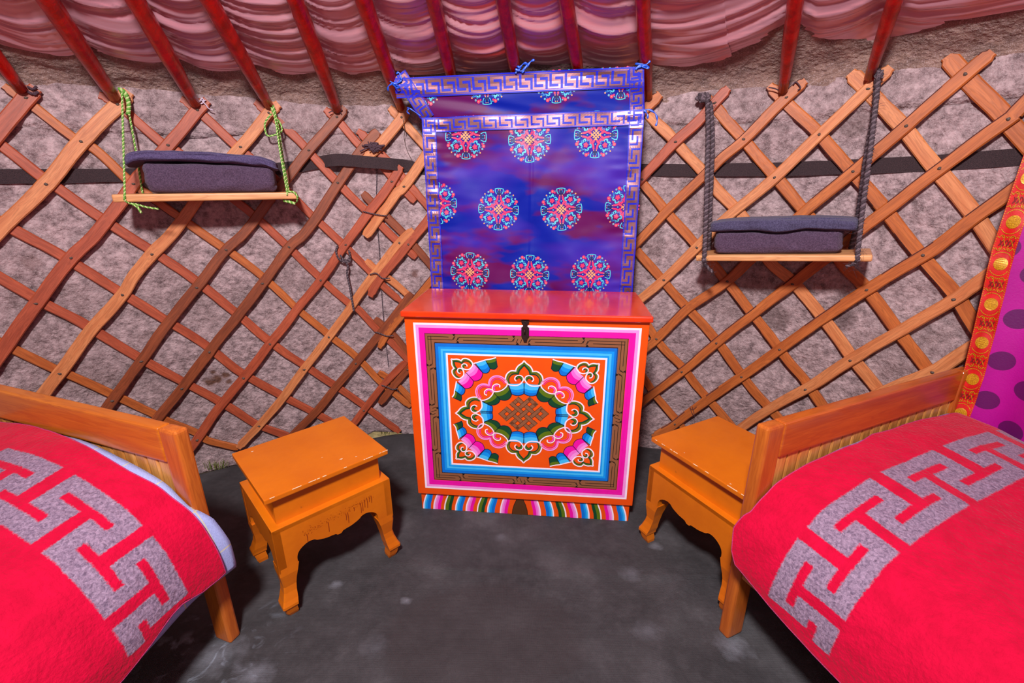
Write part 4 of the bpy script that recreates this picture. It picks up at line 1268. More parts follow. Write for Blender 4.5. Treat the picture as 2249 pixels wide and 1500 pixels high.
def bedding(F, sg, seed, lift, edge_s, low_a, v0, side, sheet_edge, sheet_low):
    # mattress
    bm = bmesh.new()
    x0, x1 = (.040, BWID - .040) if sg > 0 else (-BWID + .040, -.040)
    box(bm, x0, x1, -BLEN + .06, -.02, .281, .43, .03, 4)
    mt = finish('mattress', bm, matt_m, smooth=True); mt.location = F.o; mt.rotation_euler.z = F.th
    tag(mt, 'low mattress under the %s red blanket, almost wholly covered' % side, 'mattress')
    def cover(name, m, eS, lA, off, nu, nv, thick, key):
        bm = bmesh.new(); A1 = ARC[-1] + (.02 if key else 0)
        lay = bm.verts.layers.float.new('key') if key else None
        uvl = bm.loops.layers.uv.verify()
        rows = []
        def AS(u, v):
            s = (v ** 1.12) * 1.9
            a0 = interp(lA, s)
            a = a0 + (A1 - a0) * (u ** 1.0)
            s0 = interp(eS, a)
            s2 = s0 + s * (1.9 - .05 - s0) / 1.9
            return a, s2
        for i in range(nu + 1):
            r = []
            for j in range(nv + 1):
                a, s = AS(i / nu, j / nv)
                v_ = bm.verts.new(bed_point(a, s, off, sg, seed, lift))
                if key: v_[lay] = key_sdf(tmap(a), s - v0 - .004 * sin(a * 7)) if s < .5 else 1.0
                r.append((v_, a, s))
            rows.append(r)
        for i in range(nu):
            for j in range(nv):
                q = [rows[i][j], rows[i + 1][j], rows[i + 1][j + 1], rows[i][j + 1]]
                if sg > 0: q = q[::-1]
                f = bm.faces.new([x[0] for x in q]); f.smooth = True
                for lp, x in zip(f.loops, q): lp[uvl].uv = (x[1], x[2])
        o = finish(name, bm, m, smooth=True); o.location = F.o; o.rotation_euler.z = F.th
        md = o.modifiers.new('thick', 'SOLIDIFY'); md.thickness = thick; md.offset = -1
        edge_pts = [rows[i][0] for i in range(nu + 1)]
        return o, AS
    sh, _ = cover('bed_sheet', sheet_m, sheet_edge, sheet_low, -.004, 120, 90, .0015, False)
    tag(sh, 'pale lilac checked sheet peeping out under the %s red blanket' % side, 'sheet')
    bl, AS = cover('blanket', wool_m, edge_s, low_a, .005, 330, 420, .005, True)
    tag(bl, 'red wool blanket with a grey key pattern, spread over the %s bed' % side, 'blanket', 'red key pattern blankets')
    bm = bmesh.new(); pts = []
    for k in range(60): a, s = AS(0, 1 - k / 60); pts.append(bed_point(a, s, .004, sg, seed, lift))
    for k in range(160): a, s = AS(k / 159, 0); pts.append(bed_point(a, s, .004, sg, seed, lift))
    tube(bm, pts, .0019, 6)
    e = finish('edge_stitching', bm, stitch_m, bl, smooth=True)
bedding(RBF, 1, 2.0, .062, [(.03, .06), (.09, .030), (.117, .006), (.162, -.012), (.20, -.004), (.214, .005), (.27, .006), (.36, .008), (.5, .012), (.6, .016), (.68, .006), (.75, .012), (.82, .008), (.92, .012), (1.1, .02), (1.3, .03)],
        [(0, .095), (.03, .088), (.09, .068), (.2, .046), (.3, .034), (.6, .02), (1.9, .02)], .137, 'right',
        [(0, .05), (.13, .02), (.22, .004), (.3, .003), (1.3, .003)], [(0, .11), (.2, .07), (1.9, .05)])
bedding(LBF, -1, 5.0, .085, [(.02, .04), (.065, .004), (.14, .006), (.22, .012), (.287, .022), (.40, .030), (.59, .022), (.66, .016), (.72, .010), (.85, .006), (1.0, .008), (1.3, .02)],
        [(0, .066), (.02, .064), (.07, .066), (.11, .078), (.16, .072), (.19, .060), (.27, .036), (.6, .02), (1.9, .02)], .117, 'left',
        [(0, -.020), (.06, -.034), (.117, -.036), (.182, -.024), (.24, .003), (1.3, .003)], [(0, .05), (.03, .052), (.07, .056), (.12, .058), (.2, .045), (.6, .01), (1.9, .01)])
# ------------------------------------------------------------------ blue brocade hanging
silk_m = mat('shot_silk', srgb(0, 26, 150), 0.46, srgb(92, 4, 84), 5.5, 1.0, 0.12, 300, coord='Object', stretch=(1.0, 1.0, 1.0), detail=3, vpow=(.46, .56), spec=.2, bdist=.001)
def silk_fix():
    nt = silk_m.node_tree; n, L = nt.nodes, nt.links
    mp = n['Mapping']; mp.inputs['Rotation'].default_value = (0, math.radians(38), 0); mp.inputs['Scale'].default_value = (.55, 1, 1.5)
    b = n['Principled BSDF']; old = b.inputs['Base Color'].links[0].from_socket
    nz = n.new('ShaderNodeTexNoise'); nz.inputs['Scale'].default_value = 3.6; nz.inputs['Detail'].default_value = 2; L.new(mp.outputs[0], nz.inputs['Vector'])
    mr = n.new('ShaderNodeMapRange'); mr.inputs[1].default_value = .5; mr.inputs[2].default_value = .68; mr.inputs[4].default_value = .75; L.new(nz.outputs[0], mr.inputs[0])
    mx = n.new('ShaderNodeMix'); mx.data_type = 'RGBA'; mx.inputs[7].default_value = srgb(78, 40, 170)
    L.new(mr.outputs[0], mx.inputs[0]); L.new(old, mx.inputs[6]); L.new(mx.outputs[2], b.inputs['Base Color'])
silk_fix()
def thread(name, c, r=.5, metal=0.0): return mat(name, c, r, tuple(x * .7 for x in c[:3]) + (1,), 500, .6, metal=metal)
SM = [silk_m, thread('cyan_thread', srgb(80, 206, 226)), thread('blue_thread', srgb(10, 116, 200)), thread('pink_thread', srgb(232, 50, 108)), thread('peach_thread', srgb(250, 168, 112)),
      thread('navy_thread', srgb(14, 22, 96)), mat('silver_braid', srgb(160, 112, 118), .38, srgb(140, 92, 98), 300, .5, metal=.85), mat('blue_braid', srgb(8, 22, 206), .5, srgb(6, 14, 150), 300, .5)]
CYN, BLT, PKT, PCH, NVT, SIL, BLB = range(1, 8)
def medallion(P, cx, cy, r, rot=0.0, sy=1.0):
    def g(x, y):
        c, s = cos(rot), sin(rot)
        return (cx + r * (c * x - s * y), cy + r * sy * (s * x + c * y))
    def st(pts, w, m, l, closed=False): P.stroke([g(*p) for p in pts], w * r, m, closed, l)
    def dt(x, y, rr, m, l, n=7): P.fill([g(x + rr * cos(2 * pi * k / n + .3), y + rr * sin(2 * pi * k / n + .3)) for k in range(n)], m, l)
    def arc(x, y, rr, a0, a1, w, m, l, n=7, shrink=0.0): st([(x + rr * (1 - shrink * k / n) * cos(a0 + (a1 - a0) * k / n), y + rr * (1 - shrink * k / n) * sin(a0 + (a1 - a0) * k / n)) for k in range(n + 1)], w, m, l)
    for q in range(4):
        A = q * pi / 2
        def R_(x, y): return (x * cos(A) - y * sin(A), x * sin(A) + y * cos(A))
        def RS(pts): return [R_(*p) for p in pts]
        # axis arm: pink leaves
        for s in (1, -1):
            st(RS([(.22, .05 * s), (.34, .15 * s), (.48, .09 * s), (.62, .07 * s)]), .085, PKT, 2)
            st(RS([(.20, .16 * s), (.30, .24 * s), (.40, .22 * s)]), .07, PKT, 2)
            x, y = R_(.30, .10 * s); dt(x, y, .055, PKT, 2)
            x, y = R_(.66, .06 * s); dt(x, y, .03, PCH, 3, 5)
        x, y = R_(.40, 0); dt(x, y, .035, CYN, 3, 5)
        x, y = R_(.78, 0); dt(x, y, .11, NVT, 1, 8)
        # rim cartouche
        st(RS([(.72, .13), (.84, .19), (.96, .20), (.985, .1), (.99, 0), (.985, -.1), (.96, -.20), (.84, -.19), (.72, -.13)]), .038, CYN, 3)
        for s in (1, -1):
            st(RS([(.90, .05 * s), (.84, .09 * s), (.79, .05 * s)]), .03, BLT, 3)
            x, y = R_(.92, .045 * s); dt(x, y, .028, PCH, 4, 5)
            # rim blossoms
            x, y = R_(.86, .40 * s); dt(x, y, .085, PKT, 2); dt(x, y, .03, PCH, 3, 5)
            x, y = R_(.80, .30 * s); dt(x, y, .05, PKT, 2, 5)
            x, y = R_(.87, .28 * s); dt(x, y, .03, CYN, 3, 5)
            x, y = R_(.80, .53 * s); dt(x, y, .05, CYN, 2, 6); dt(x, y, .022, PKT, 4, 5)
        # diagonal star in scrolls
        dx, dy = R_(.44, .44)
        for k in range(5):
            a = A + pi / 4 + k * 2 * pi / 5
            dt(dx + .075 * cos(a), dy + .075 * sin(a), .05, PKT, 3, 5)
        dt(dx, dy, .045, PKT, 4)
        for k in range(6):
            a = A + pi / 4 + k * pi / 3 + .2
            x, y = dx + .185 * cos(a), dy + .185 * sin(a)
            arc(x, y, .075, a - 1.8, a + 2.3, .042, CYN if k % 3 else BLT, 3, 8, .35)
        for k, (u, v) in enumerate(((.62, .62), (.66, .50), (.50, .66), (.30, .60), (.60, .30), (.22, .50), (.50, .22), (.70, .42), (.42, .70))):
            x, y = R_(u, v); arc(x, y, .062, A + k * 1.3, A + k * 1.3 + 4.0, .036, CYN if k % 4 else BLT, 2, 7, .4)
        x, y = R_(.70, .70); dt(x, y, .04, PCH, 3, 5)
    # knot in the middle
    for k in (-1, 0, 1):
        o = k * .075
        st([(-.14 + o, -.14 - o), (.14 + o, .14 - o)], .045, PCH, 5); st([(-.14 + o, .14 + o), (.14 + o, -.14 + o)], .045, PCH, 6)
    for a, b in ((0, .2), (0, -.2), (.2, 0), (-.2, 0)): dt(a, b, .035, PCH, 6, 6)
def keyband(P, p0, p1, w, layer, n):
    """metallic braid with blue running hooks, p0->p1 centre line"""
    p0, p1 = Vector(p0), Vector(p1); d = (p1 - p0); L = d.length; d.normalize(); nn = Vector((-d.y, d.x))
    if nn.y < -.5 or (abs(nn.y) < .5 and nn.x < 0): nn = -nn
    for k in range(6): P.stroke([p0 + nn * w * (k - 2.5) / 6, p1 + nn * w * (k - 2.5) / 6], w / 6.02, SIL, layer=layer)
    for s in (-.46, .46, -.37, .37): P.stroke([p0 + nn * w * s, p1 + nn * w * s], w * (.08 if abs(s) > .4 else .025), BLB, layer=layer + 1)
    T = L / n
    for k in range(n):
        o = k * T
        for q in ([(.06, .36), (.06, -.20), (.58, -.20)], [(.36, .14), (.80, .14), (.80, -.36)]):
            P.stroke([p0 + d * (o + x * T) + nn * (y * w) for x, y in q], w * .135, BLB, layer=layer + 1)
def inpoly(x, y, Q):
    r = False; j = len(Q) - 1
    for i in range(len(Q)):
        if (Q[i][1] > y) != (Q[j][1] > y) and x < (Q[j][0] - Q[i][0]) * (y - Q[i][1]) / (Q[j][1] - Q[i][1]) + Q[i][0]: r = not r
        j = i
    return r
nrm = -CF.ey
PP = Plane(CF.o + CF.ey * .412 + Vector((0, 0, 1.1)), CF.ex, nrm)
hang = empty('brocade_hanging', PP.o, 0, label='blue and purple brocade wall pocket with round flower medallions, tied above the chest', cat='wall hanging')
pTL, pTR = Vector(PP.hit(927, 259)), Vector(PP.hit(1415, 240))
pBL, pBR = Vector(PP.hit(950, 662)), Vector(PP.hit(1388, 652))
pBL = pTL + (pBL - pTL) * 1.12; pBR = pTR + (pBR - pTR) * 1.12
def wr(a, b):
    w = 0.0
    w += .012 * N3((a + b * .8) * 4.5, (a - b) * 1.6, 3) + .010 * N3((a - b * .8) * 9, (a + b) * 2.4, 7) * (.4 + .6 / (1 + math.exp((a - .08) / .03))) + .010 * N3((a + b * .8) * 9, (a - b) * 2.4, 17) * (.3 + .7 / (1 + math.exp((.04 - a) / .03)))
    w += .0011 * N3(a * 9, b * 34, 5) * (1 + 6 * math.exp(-((a - pTL.x - .06) / .05) ** 2) + 4 * math.exp(-((a - pTR.x + .06) / .05) ** 2))
    sx = PP.hit(1166, 500)[0]
    w += .003 * math.exp(-((a - sx) / .004) ** 2)
    return w
surfP = lambda a, b, h: PP.at(a, b, wr(a, b) + h)
bm = bmesh.new()
def pg(u, v):
    p = pTL.lerp(pTR, u).lerp(pBL.lerp(pBR, u), v); return surfP(p.x, p.y, 0)
grid_mesh(bm, 150, 130, pg)
quad = [pTL, pTR, pBR, pBL]
P = Paint(bm, surfP, keep=lambda a, b: inpoly(a, b, quad), eps=.0004, maxseg=.012)
for px, py in ((1023, 300), (1163, 307), (1309, 296), (960, 447), (1095, 460), (1233, 460), (1375, 455), (1032, 597), (1163, 603), (1297, 602)):
    c = PP.hit(px, py); medallion(P, c[0], c[1], .0805, random.uniform(-.06, .06), 1.0)
wpart(finish('front_panel', bm, SM, smooth=False), hang)
bw = .052
def edge_band(name, A, B, side, n, q=None):
    bm = bmesh.new(); A, B = Vector(A), Vector(B); d = (B - A).normalized(); nn = Vector((-d.y, d.x)) * side
    keyband(Paint(bm, surfP, eps=.0005, maxseg=.012), A + nn * bw / 2, B + nn * bw / 2, bw, 9, n)
    wpart(finish(name, bm, SM), hang)
edge_band('woven_border', pTL, pTR, -1, 14)
edge_band('woven_border', pTL, pBL, 1, 12)
edge_band('woven_border', pTR, pBR, -1, 12)
# upper flap rising to the roof poles
fTL = on_roof(868, 173, -.035)
bl3 = PP.at(*PP.hit(934, 270), -.022)
br3 = PP.at(*PP.hit(1416, 258), -.026)
nf = (br3 - bl3).cross(fTL - bl3)
if nf.y > 0: nf = -nf
FP = Plane(fTL, br3 - bl3, nf)
ex = Vector((FP.hit(1414, 146)[0], 0, 0))
def fwr(a, b): return -.016 * (1 - ((a / ex.length) * 2 - 1) ** 2) * max(0, 1 + b / .22) * .6 + .006 * N3((a + b * 1.5) * 4, b * 14, 2) + .004 * N3(a * 3, b * 30 + a * 4, 9)
surfF = lambda a, b, h: FP.at(a, b, fwr(a, b) + h)
fq = [Vector(FP.hit(*p)) for p in ((866, 172), (1000, 172), (1140, 158), (1280, 151), (1414, 146), (1417, 262), (1180, 272), (936, 284))]
top = [fq[0], fq[1], fq[2], fq[3], fq[4]]
def topat(u):
    x = u * 4; i = min(3, int(x)); return top[i].lerp(top[i + 1], x - i)
bm = bmesh.new()
def fg(u, v):
    p = topat(u).lerp(fq[7].lerp(fq[5], u), v); return surfF(p.x, p.y, 0)
grid_mesh(bm, 120, 40, fg)
P = Paint(bm, surfF, keep=lambda a, b: inpoly(a, b, fq), eps=.0004, maxseg=.012)
for px, py in ((922, 183), (1066, 176), (1222, 172), (1366, 163)):
    c = FP.hit(px, py); medallion(P, c[0], c[1], .0805, .02)
wpart(finish('upper_flap', bm, SM, smooth=False), hang)
def flap_band(A, B, side, n, w=bw):
    bm = bmesh.new(); A, B = Vector(A), Vector(B); d = (B - A).normalized(); nn = Vector((-d.y, d.x)) * side
    keyband(Paint(bm, surfF, eps=.0005, maxseg=.012), A + nn * w / 2, B + nn * w / 2, w, 9, n)
    wpart(finish('woven_border', bm, SM), hang)
flap_band(fq[0], fq[2], -1, 8, .066); flap_band(fq[2], fq[4], -1, 8, .066)
flap_band(fq[0], FP.hit(930, 270), 1, 4); flap_band(fq[4], FP.hit(1414, 255), -1, 4)
# ribbons
rib_m = mat('blue_ribbon', srgb(14, 92, 224), .4, srgb(6, 50, 170), 90, .6, spec=.7)
def ribbon(name, lines, r=.0042):
    bm = bmesh.new()
    for l in lines:
        tube(bm, catmull(l, 6), [r * (.7 + .3 * sin(i * .9)) for i in range((len(l) - 1) * 6 + 1)], 6, flat=.35)
    wpart(finish(name, bm, rib_m, smooth=True), hang)
def fpt(px, py, d=0.012): return surfF(*FP.hit(px, py), d)
def ppt(px, py, d=0.012): return surfP(*PP.hit(px, py), d)
ribbon('tie_ribbon', [[fpt(884, 176), fpt(872, 184), fpt(862, 180), fpt(848, 170)], [fpt(866, 182), fpt(856, 190), fpt(855, 200)], [fpt(866, 183, .02), fpt(876, 192, .03), fpt(882, 192, .02), fpt(870, 186, .01)],
                      [fpt(846, 168, .0), fpt(850, 180, -.01), fpt(864, 184, .0)], [fpt(884, 176), fpt(878, 160), fpt(872, 162)]])
ribbon('tie_ribbon', [[fpt(1146, 160), fpt(1156, 148), fpt(1165, 136), fpt(1174, 131)], [fpt(1132, 152), fpt(1146, 156), fpt(1158, 142), fpt(1150, 140), fpt(1140, 152)], [fpt(1142, 153), fpt(1134, 158), fpt(1132, 162)],
                      [fpt(1120, 152, -.01), fpt(1136, 146), fpt(1144, 152)]], .005)
ribbon('tie_ribbon', [[fpt(1396, 152), fpt(1402, 144), fpt(1410, 144), fpt(1418, 142), fpt(1427, 134)], [fpt(1408, 145), fpt(1418, 150), fpt(1424, 148), fpt(1412, 143)], [fpt(1408, 145), fpt(1398, 150), fpt(1395, 153), fpt(1406, 142)],
                      [fpt(1396, 140, -.01), fpt(1412, 141, 0), fpt(1428, 145, -.01)]])
ribbon('tie_ribbon', [[ppt(1412, 246), ppt(1422, 242), ppt(1436, 250), ppt(1441, 264), ppt(1438, 278)], [ppt(1414, 244), ppt(1420, 252), ppt(1421, 262)]])
ribbon('tie_ribbon', [[ppt(926, 256), ppt(912, 246), ppt(900, 238), ppt(894, 238, 0)], [ppt(900, 240), ppt(896, 246), ppt(902, 252)]], .003)

# ------------------------------------------------------------------ hanging shelves
board_m = wood('planed_shelf_board', srgb(238, 176, 120), srgb(214, 140, 84), .45, 0, 'Object', coat=.15, vs=.5)
green_m = mat('green_cord', srgb(112, 176, 60), .7, srgb(60, 120, 40), 500, .6)
green2_m = mat('pale_green_cord', srgb(206, 226, 150), .7, srgb(150, 180, 100), 500, .5)
towA = mat('lilac_grey_towel', srgb(106, 92, 132), .95, srgb(62, 52, 88), 240, .8, 1.0, 420, sheen=.3, bdist=.004, spec=.1)
towB = mat('mauve_grey_towel', srgb(104, 82, 106), .95, srgb(62, 46, 66), 240, .8, 1.0, 420, sheen=.3, bdist=.004, spec=.1)
towC = mat('slate_towel', srgb(96, 90, 122), .95, srgb(54, 48, 74), 240, .8, 1.0, 420, sheen=.3, bdist=.004, spec=.1)
SHR = 1.93
def shelf_frame(pa, pb):
    a = wp(*on_wall(pa[0], pa[1], SHR), SHR); b = wp(*on_wall(pb[0], pb[1], SHR), SHR)
    d = b - a; L = math.hypot(d.x, d.y); th = math.atan2(d.y, d.x)
    return a, L, th, math.atan2(d.z, L)
def shelf(name, pa, pb, th_, depth, label):
    a, L, th, sl = shelf_frame(pa, pb)
    t = empty(name, a, th, label=label, cat='shelf'); t.rotation_euler.y = -sl
    bm = bmesh.new()
    box(bm, 0, L, 0, depth, -th_, 0, .006, 3)
    finish('board', bm, board_m, t)
    return t, a, L, th, sl
def to_local(t, P):
    return (Matrix.Translation(t.location) @ t.rotation_euler.to_matrix().to_4x4()).inverted() @ P
def towel(name, t, L, x0, x1, y0, y1, z0, h, m, label, bend, grooves, seed, flare=0.0, grp=None):
    bm = bmesh.new(); NU, NW = 90, 64
    def ringpt(u, k, rad=1.0):
        a = 2 * pi * k / NW
        ca, sa = cos(a), sin(a); e = .42
        X = (abs(ca) ** e) * (1 if ca > 0 else -1); Z = (abs(sa) ** e) * (1 if sa > 0 else -1)
        x = x0 + (x1 - x0) * u; dy, dz = (y1 - y0) / 2, h / 2
        gr = 0
        if ca < -.2:
            for g_ in grooves:
                gr += .0075 * math.exp(-((Z / 2 + .5 - g_ - .05 * N3(u * 5, g_ * 9, seed)) / .035) ** 2)
        r1 = 1 + .05 * fbm(u * 5 + seed, X * 1.2, Z * 1.5)
        z = z0 + dz + Z * dz * rad * (1 + .04 * N3(u * 6, X, seed)) + bend(u, X, Z)
        y = (y0 + y1) / 2 + X * dy * rad * r1 + gr * (1 if X < 0 else 0) + .004 * N3(u * 9, Z * 2, seed)
        xx = x + .006 * N3(X * 2, Z * 2, seed + u * 3) * (1 if u < .08 or u > .92 else 0) + flare * Z * (u - .5)
        return Vector((xx, y, z))
    rows = []
    us = [i / NU for i in range(NU + 1)]
    for u in us:
        e = min(u, 1 - u) * (x1 - x0); rd = min(1, .80 + .2 * math.sqrt(min(1, e / .014)))
        rows.append([bm.verts.new(ringpt(u, k, rd)) for k in range(NW)])
    for i in range(NU):
        for k in range(NW): bm.faces.new((rows[i][k], rows[i + 1][k], rows[i + 1][(k + 1) % NW], rows[i][(k + 1) % NW]))
    for row, u in ((rows[0], 0), (rows[-1], 1)):
        prev = row
        for s in (.8, .6, .4, .2):
            c = sum((v.co for v in row), Vector()) / NW
            nr = [bm.verts.new(c.lerp(v.co, s) + Vector(((-.003 if u else .003) * sin(s * 22), 0, 0))) for v in row]
            for k in range(NW): bm.faces.new((prev[k], prev[(k + 1) % NW], nr[(k + 1) % NW], nr[k]))
            prev = nr
        bm.faces.new(prev)
    bmesh.ops.recalc_face_normals(bm, faces=bm.faces)
    o = finish(name, bm, m, smooth=True); o.location = t.location; o.rotation_euler = t.rotation_euler
    return tag(o, label, 'towel', grp)
# left shelf
ls, la, LL, lth, lsl = shelf('hanging_shelf', (243, 427), (651, 422), .026, .20, 'left wooden shelf board hung on green cords from the lattice')
fr = lambda px: (px - 243) / 408 * LL
towel('folded_towel', ls, LL, fr(312) , fr(600), .022, .175, .0005, .108, towB, 'thick mauve folded towel resting on the left shelf board', lambda u, X, Z: .004 * N3(u * 3, X, 2) + (-.006 if Z > 0 else 0) * u, [], 1.0)
towel('hand_towel', ls, LL, fr(283), fr(610), .004, .175, .106, .036, towA, 'lilac towel with layered fold edges, on top of the thick towel on the left shelf',
      lambda u, X, Z: -.018 * (u * 1.0) ** 1.5 + .008 * sin(pi * u) * .8 - .022 * math.exp(-u / .035) - .012 * max(0, u - .9) / .1 + .002 * N3(u * 8, X * 2, Z), [.42, .64, .84], 2.0)
def cord(t, name, pts, r, mats, pitch=.014, wob=0.0, hair=0):
    bm = bmesh.new(); pts = [to_local(t, p) for p in pts]
    twisted(bm, pts, r, 2, pitch, 6, wob)
    P = catmull(pts, 8) if len(pts) > 2 else [pts[0].lerp(pts[-1], i / 8) for i in range(9)]
    for k in range(hair):
        p = random.choice(P) + Vector((random.gauss(0, r * .3), random.gauss(0, r * .3), random.uniform(-.02, .02)))
        q = p + Vector((random.gauss(0, .010), random.gauss(0, .008), random.gauss(0, .010))); m_ = (p + q) / 2 + Vector((random.gauss(0, .004), 0, random.gauss(0, .004)))
        tube(bm, [p, m_, q], .00035, 3)
    return finish(name, bm, mats, t, smooth=True)
def W3(px, py, R): return wp(*on_wall(px, py, R), R)
def S3(px, py, y, t=None, L=0):
    """point on the shelf's vertical plane at depth y behind its front edge, seen at a pixel"""
    fr_ = Plane(t.location + Vector((-sin(t.rotation_euler.z), cos(t.rotation_euler.z), 0)) * y, Vector((cos(t.rotation_euler.z), sin(t.rotation_euler.z), 0)), Vector((sin(t.rotation_euler.z), -cos(t.rotation_euler.z), 0)))
    return fr_.at(*fr_.hit(px, py))
GM = [green_m, green2_m]
f0 = S3(274, 424, .004, ls); f1 = S3(630, 420, .004, ls)
cord(ls, 'cord', [W3(268, 200, 2.085), f0.lerp(W3(268, 200, 2.085), .5), f0, S3(273, 430, -.004, ls), S3(275, 441, -.003, ls), S3(285, 447, .01, ls)], .0034, GM)
cord(ls, 'cord', [W3(262, 199, 2.088), W3(272, 208, 2.083), W3(282, 226, 2.085), W3(284, 250, 2.09), S3(298, 330, .17, ls), S3(313, 424, .185, ls)], .0034, GM)
cord(ls, 'cord', [W3(262, 196, 2.086), W3(270, 199, 2.08), W3(278, 210, 2.082), W3(283, 232, 2.084), W3(281, 252, 2.085)], .0065, GM)
cord(ls, 'cord', [W3(598, 235, 2.083), W3(606, 270, 2.05), S3(618, 350, .03, ls), f1, S3(630, 428, -.004, ls)], .0034, GM)
cord(ls, 'cord', [W3(600, 232, 2.088), W3(611, 280, 2.06), S3(622, 350, .10, ls), S3(634, 419, .15, ls)], .0038, GM)
cord(ls, 'cord', [W3(596, 250, 2.083), W3(583, 268, 2.08), W3(582, 284, 2.08), W3(588, 298, 2.078), W3(604, 296, 2.075), W3(618, 288, 2.075), W3(617, 274, 2.078), W3(608, 260, 2.08), W3(599, 246, 2.083), W3(596, 236, 2.08)], .0034, GM)
cord(ls, 'cord', [S3(631, 421, .0, ls), S3(645, 422, -.004, ls), S3(653, 432, -.005, ls), S3(652, 443, .02, ls)], .0036, GM)
cord(ls, 'cord', [S3(622, 440, .02, ls), S3(634, 443, .015, ls), S3(648, 447, .01, ls)], .0055, GM)
cord(ls, 'cord', [S3(284, 447, .01, ls), S3(300, 449, .005, ls), S3(322, 455, .0, ls), S3(348, 459, .0, ls)], .0034, GM)
cord(ls, 'cord', [S3(290, 448, .01, ls), S3(303, 456, .005, ls), S3(310, 468, .0, ls)], .0038, GM)
# right shelf
rs_, ra, RL, rth, rsl = shelf('hanging_shelf', (1528, 561), (1919, 560), .022, .20, 'right wooden shelf board hung on dark hair ropes')
gr_ = lambda px: (px - 1528) / 391 * RL
towel('folded_towel', rs_, RL, gr_(1570), gr_(1857), .022, .18, .0005, .088, towB, 'thick mauve folded towel resting on the right shelf board', lambda u, X, Z: (.003 * N3(u * 3, X, 2) - .009 * math.exp(-((u - .5) / .16) ** 2) * (1 if Z > 0 else 0)), [], 11.0)
towel('hand_towel', rs_, RL, gr_(1560), gr_(1884), .004, .18, .083, .043, towC, 'slate towel draped over the thick towel on the right shelf',
      lambda u, X, Z: -.012 * math.exp(-((u - .48) / .14) ** 2) * (1 if Z < 0 else .3) + .006 * sin(pi * u) - .012 * u ** 3 + .002 * N3(u * 8, X * 2, Z), [.92], 12.0)
DM = [dark_cord_m, dark_cord2_m]
cord(rs_, 'rope', [W3(1554, 222, 2.08), W3(1555, 300, 2.06), S3(1552, 430, .03, rs_), S3(1547, 560, .004, rs_), S3(1546, 573, -.006, rs_)], .0085, DM, .020, .0016, 260)
cord(rs_, 'rope', [W3(1560, 225, 2.085), W3(1565, 300, 2.08), S3(1561, 430, .15, rs_), S3(1557, 556, .18, rs_)], .0085, DM, .020, .0016, 260)
cord(rs_, 'rope', [W3(1930, 158, 2.082), W3(1925, 215, 2.07), S3(1912, 330, .06, rs_), S3(1897, 440, .03, rs_), S3(1884, 556, .004, rs_), S3(1884, 574, .0, rs_)], .0075, DM, .020, .0016, 260)
cord(rs_, 'rope', [W3(1928, 160, 2.088), W3(1920, 250, 2.085), S3(1901, 360, .15, rs_), S3(1886, 470, .16, rs_), S3(1868, 552, .18, rs_)], .009, DM, .020, .0016, 260)
cord(rs_, 'rope', [S3(1545, 574, .0, rs_), S3(1552, 585, .01, rs_), S3(1565, 598, .01, rs_)], .006, DM, .02, .001, 90)
cord(rs_, 'rope', [S3(1884, 572, .0, rs_), S3(1872, 581, .01, rs_), S3(1858, 585, .01, rs_)], .005, DM, .02, .001, 30)
bm = bmesh.new()
for k in range(5): twisted(bm, [to_local(rs_, W3(1536 + random.uniform(-8, 24), 214 + random.uniform(-8, 8), 2.082)) for _ in range(5)], .008, 2, .02, 6, .001)
finish('rope_knot', bm, DM, rs_, smooth=True)
bm = bmesh.new()
for k in range(4): twisted(bm, [to_local(rs_, W3(1930 + random.uniform(-14, 8), 162 + random.uniform(-10, 10), 2.080)) for _ in range(4)], .006, 2, .02, 6, .001)
finish('rope_knot', bm, DM, rs_, smooth=True)

# ------------------------------------------------------------------ polka dot curtain with red border at the right
cur_m = mat('magenta_satin', srgb(186, 0, 150), .42, srgb(150, 0, 120), 4, .5, .2, 200, sheen=.4, bdist=.002, spec=.6)
def dots_extra():
    nt = cur_m.node_tree; n, L = nt.nodes, nt.links; b = n['Principled BSDF']; old = b.inputs['Base Color'].links[0].from_socket
    at = n.new('ShaderNodeAttribute'); at.attribute_name = 'dot'
    mr = n.new('ShaderNodeMapRange'); mr.inputs[1].default_value = .0275; mr.inputs[2].default_value = .0262; L.new(at.outputs['Fac'], mr.inputs[0])
    mx = n.new('ShaderNodeMix'); mx.data_type = 'RGBA'; mx.inputs[7].default_value = srgb(96, 6, 92)
    L.new(mr.outputs[0], mx.inputs[0]); L.new(old, mx.inputs[6]); L.new(mx.outputs[2], b.inputs['Base Color'])
dots_extra()
CR = 2.03
def cuv(px, py): p, z = on_wall(px, py, CR); return Vector((p * CR, z))
bandL = sorted(((lambda q: (q.y, q.x / CR))(cuv(*p)) for p in ((2247, 348), (2227, 406), (2181, 544), (2146, 696), (2122, 797), (2117, 818))))
bandR = sorted(((lambda q: (q.y, q.x / CR))(cuv(*p)) for p in ((2249, 511), (2221, 586), (2186, 718), (2159, 806), (2155, 819))))
def bl(z): return interp(bandL, z) if bandL[0][0] < z < bandL[-1][0] else (bandL[0][1] if z <= bandL[0][0] else bandL[-1][1] + (z - bandL[-1][0]) * .03)
def br_(z): return bl(z) + .0215
d0 = cuv(2197, 795); e1 = cuv(2233, 703) - d0; e2 = cuv(2256, 860) - d0
def dotd(x, z):
    q = Vector((x, z)) - d0; det = e1.x * e2.y - e1.y * e2.x
    s = (q.x * e2.y - q.y * e2.x) / det; t = (e1.x * q.y - e1.y * q.x) / det; best = 9
    for i in (math.floor(s), math.floor(s) + 1):
        for j in (math.floor(t), math.floor(t) + 1):
            best = min(best, (q - e1 * i - e2 * j).length)
    return best
curt = empty('polka_dot_curtain', wp(1.15, 0, CR), 0, label='magenta curtain with dark dots at the right edge, behind the right bed', cat='curtain')
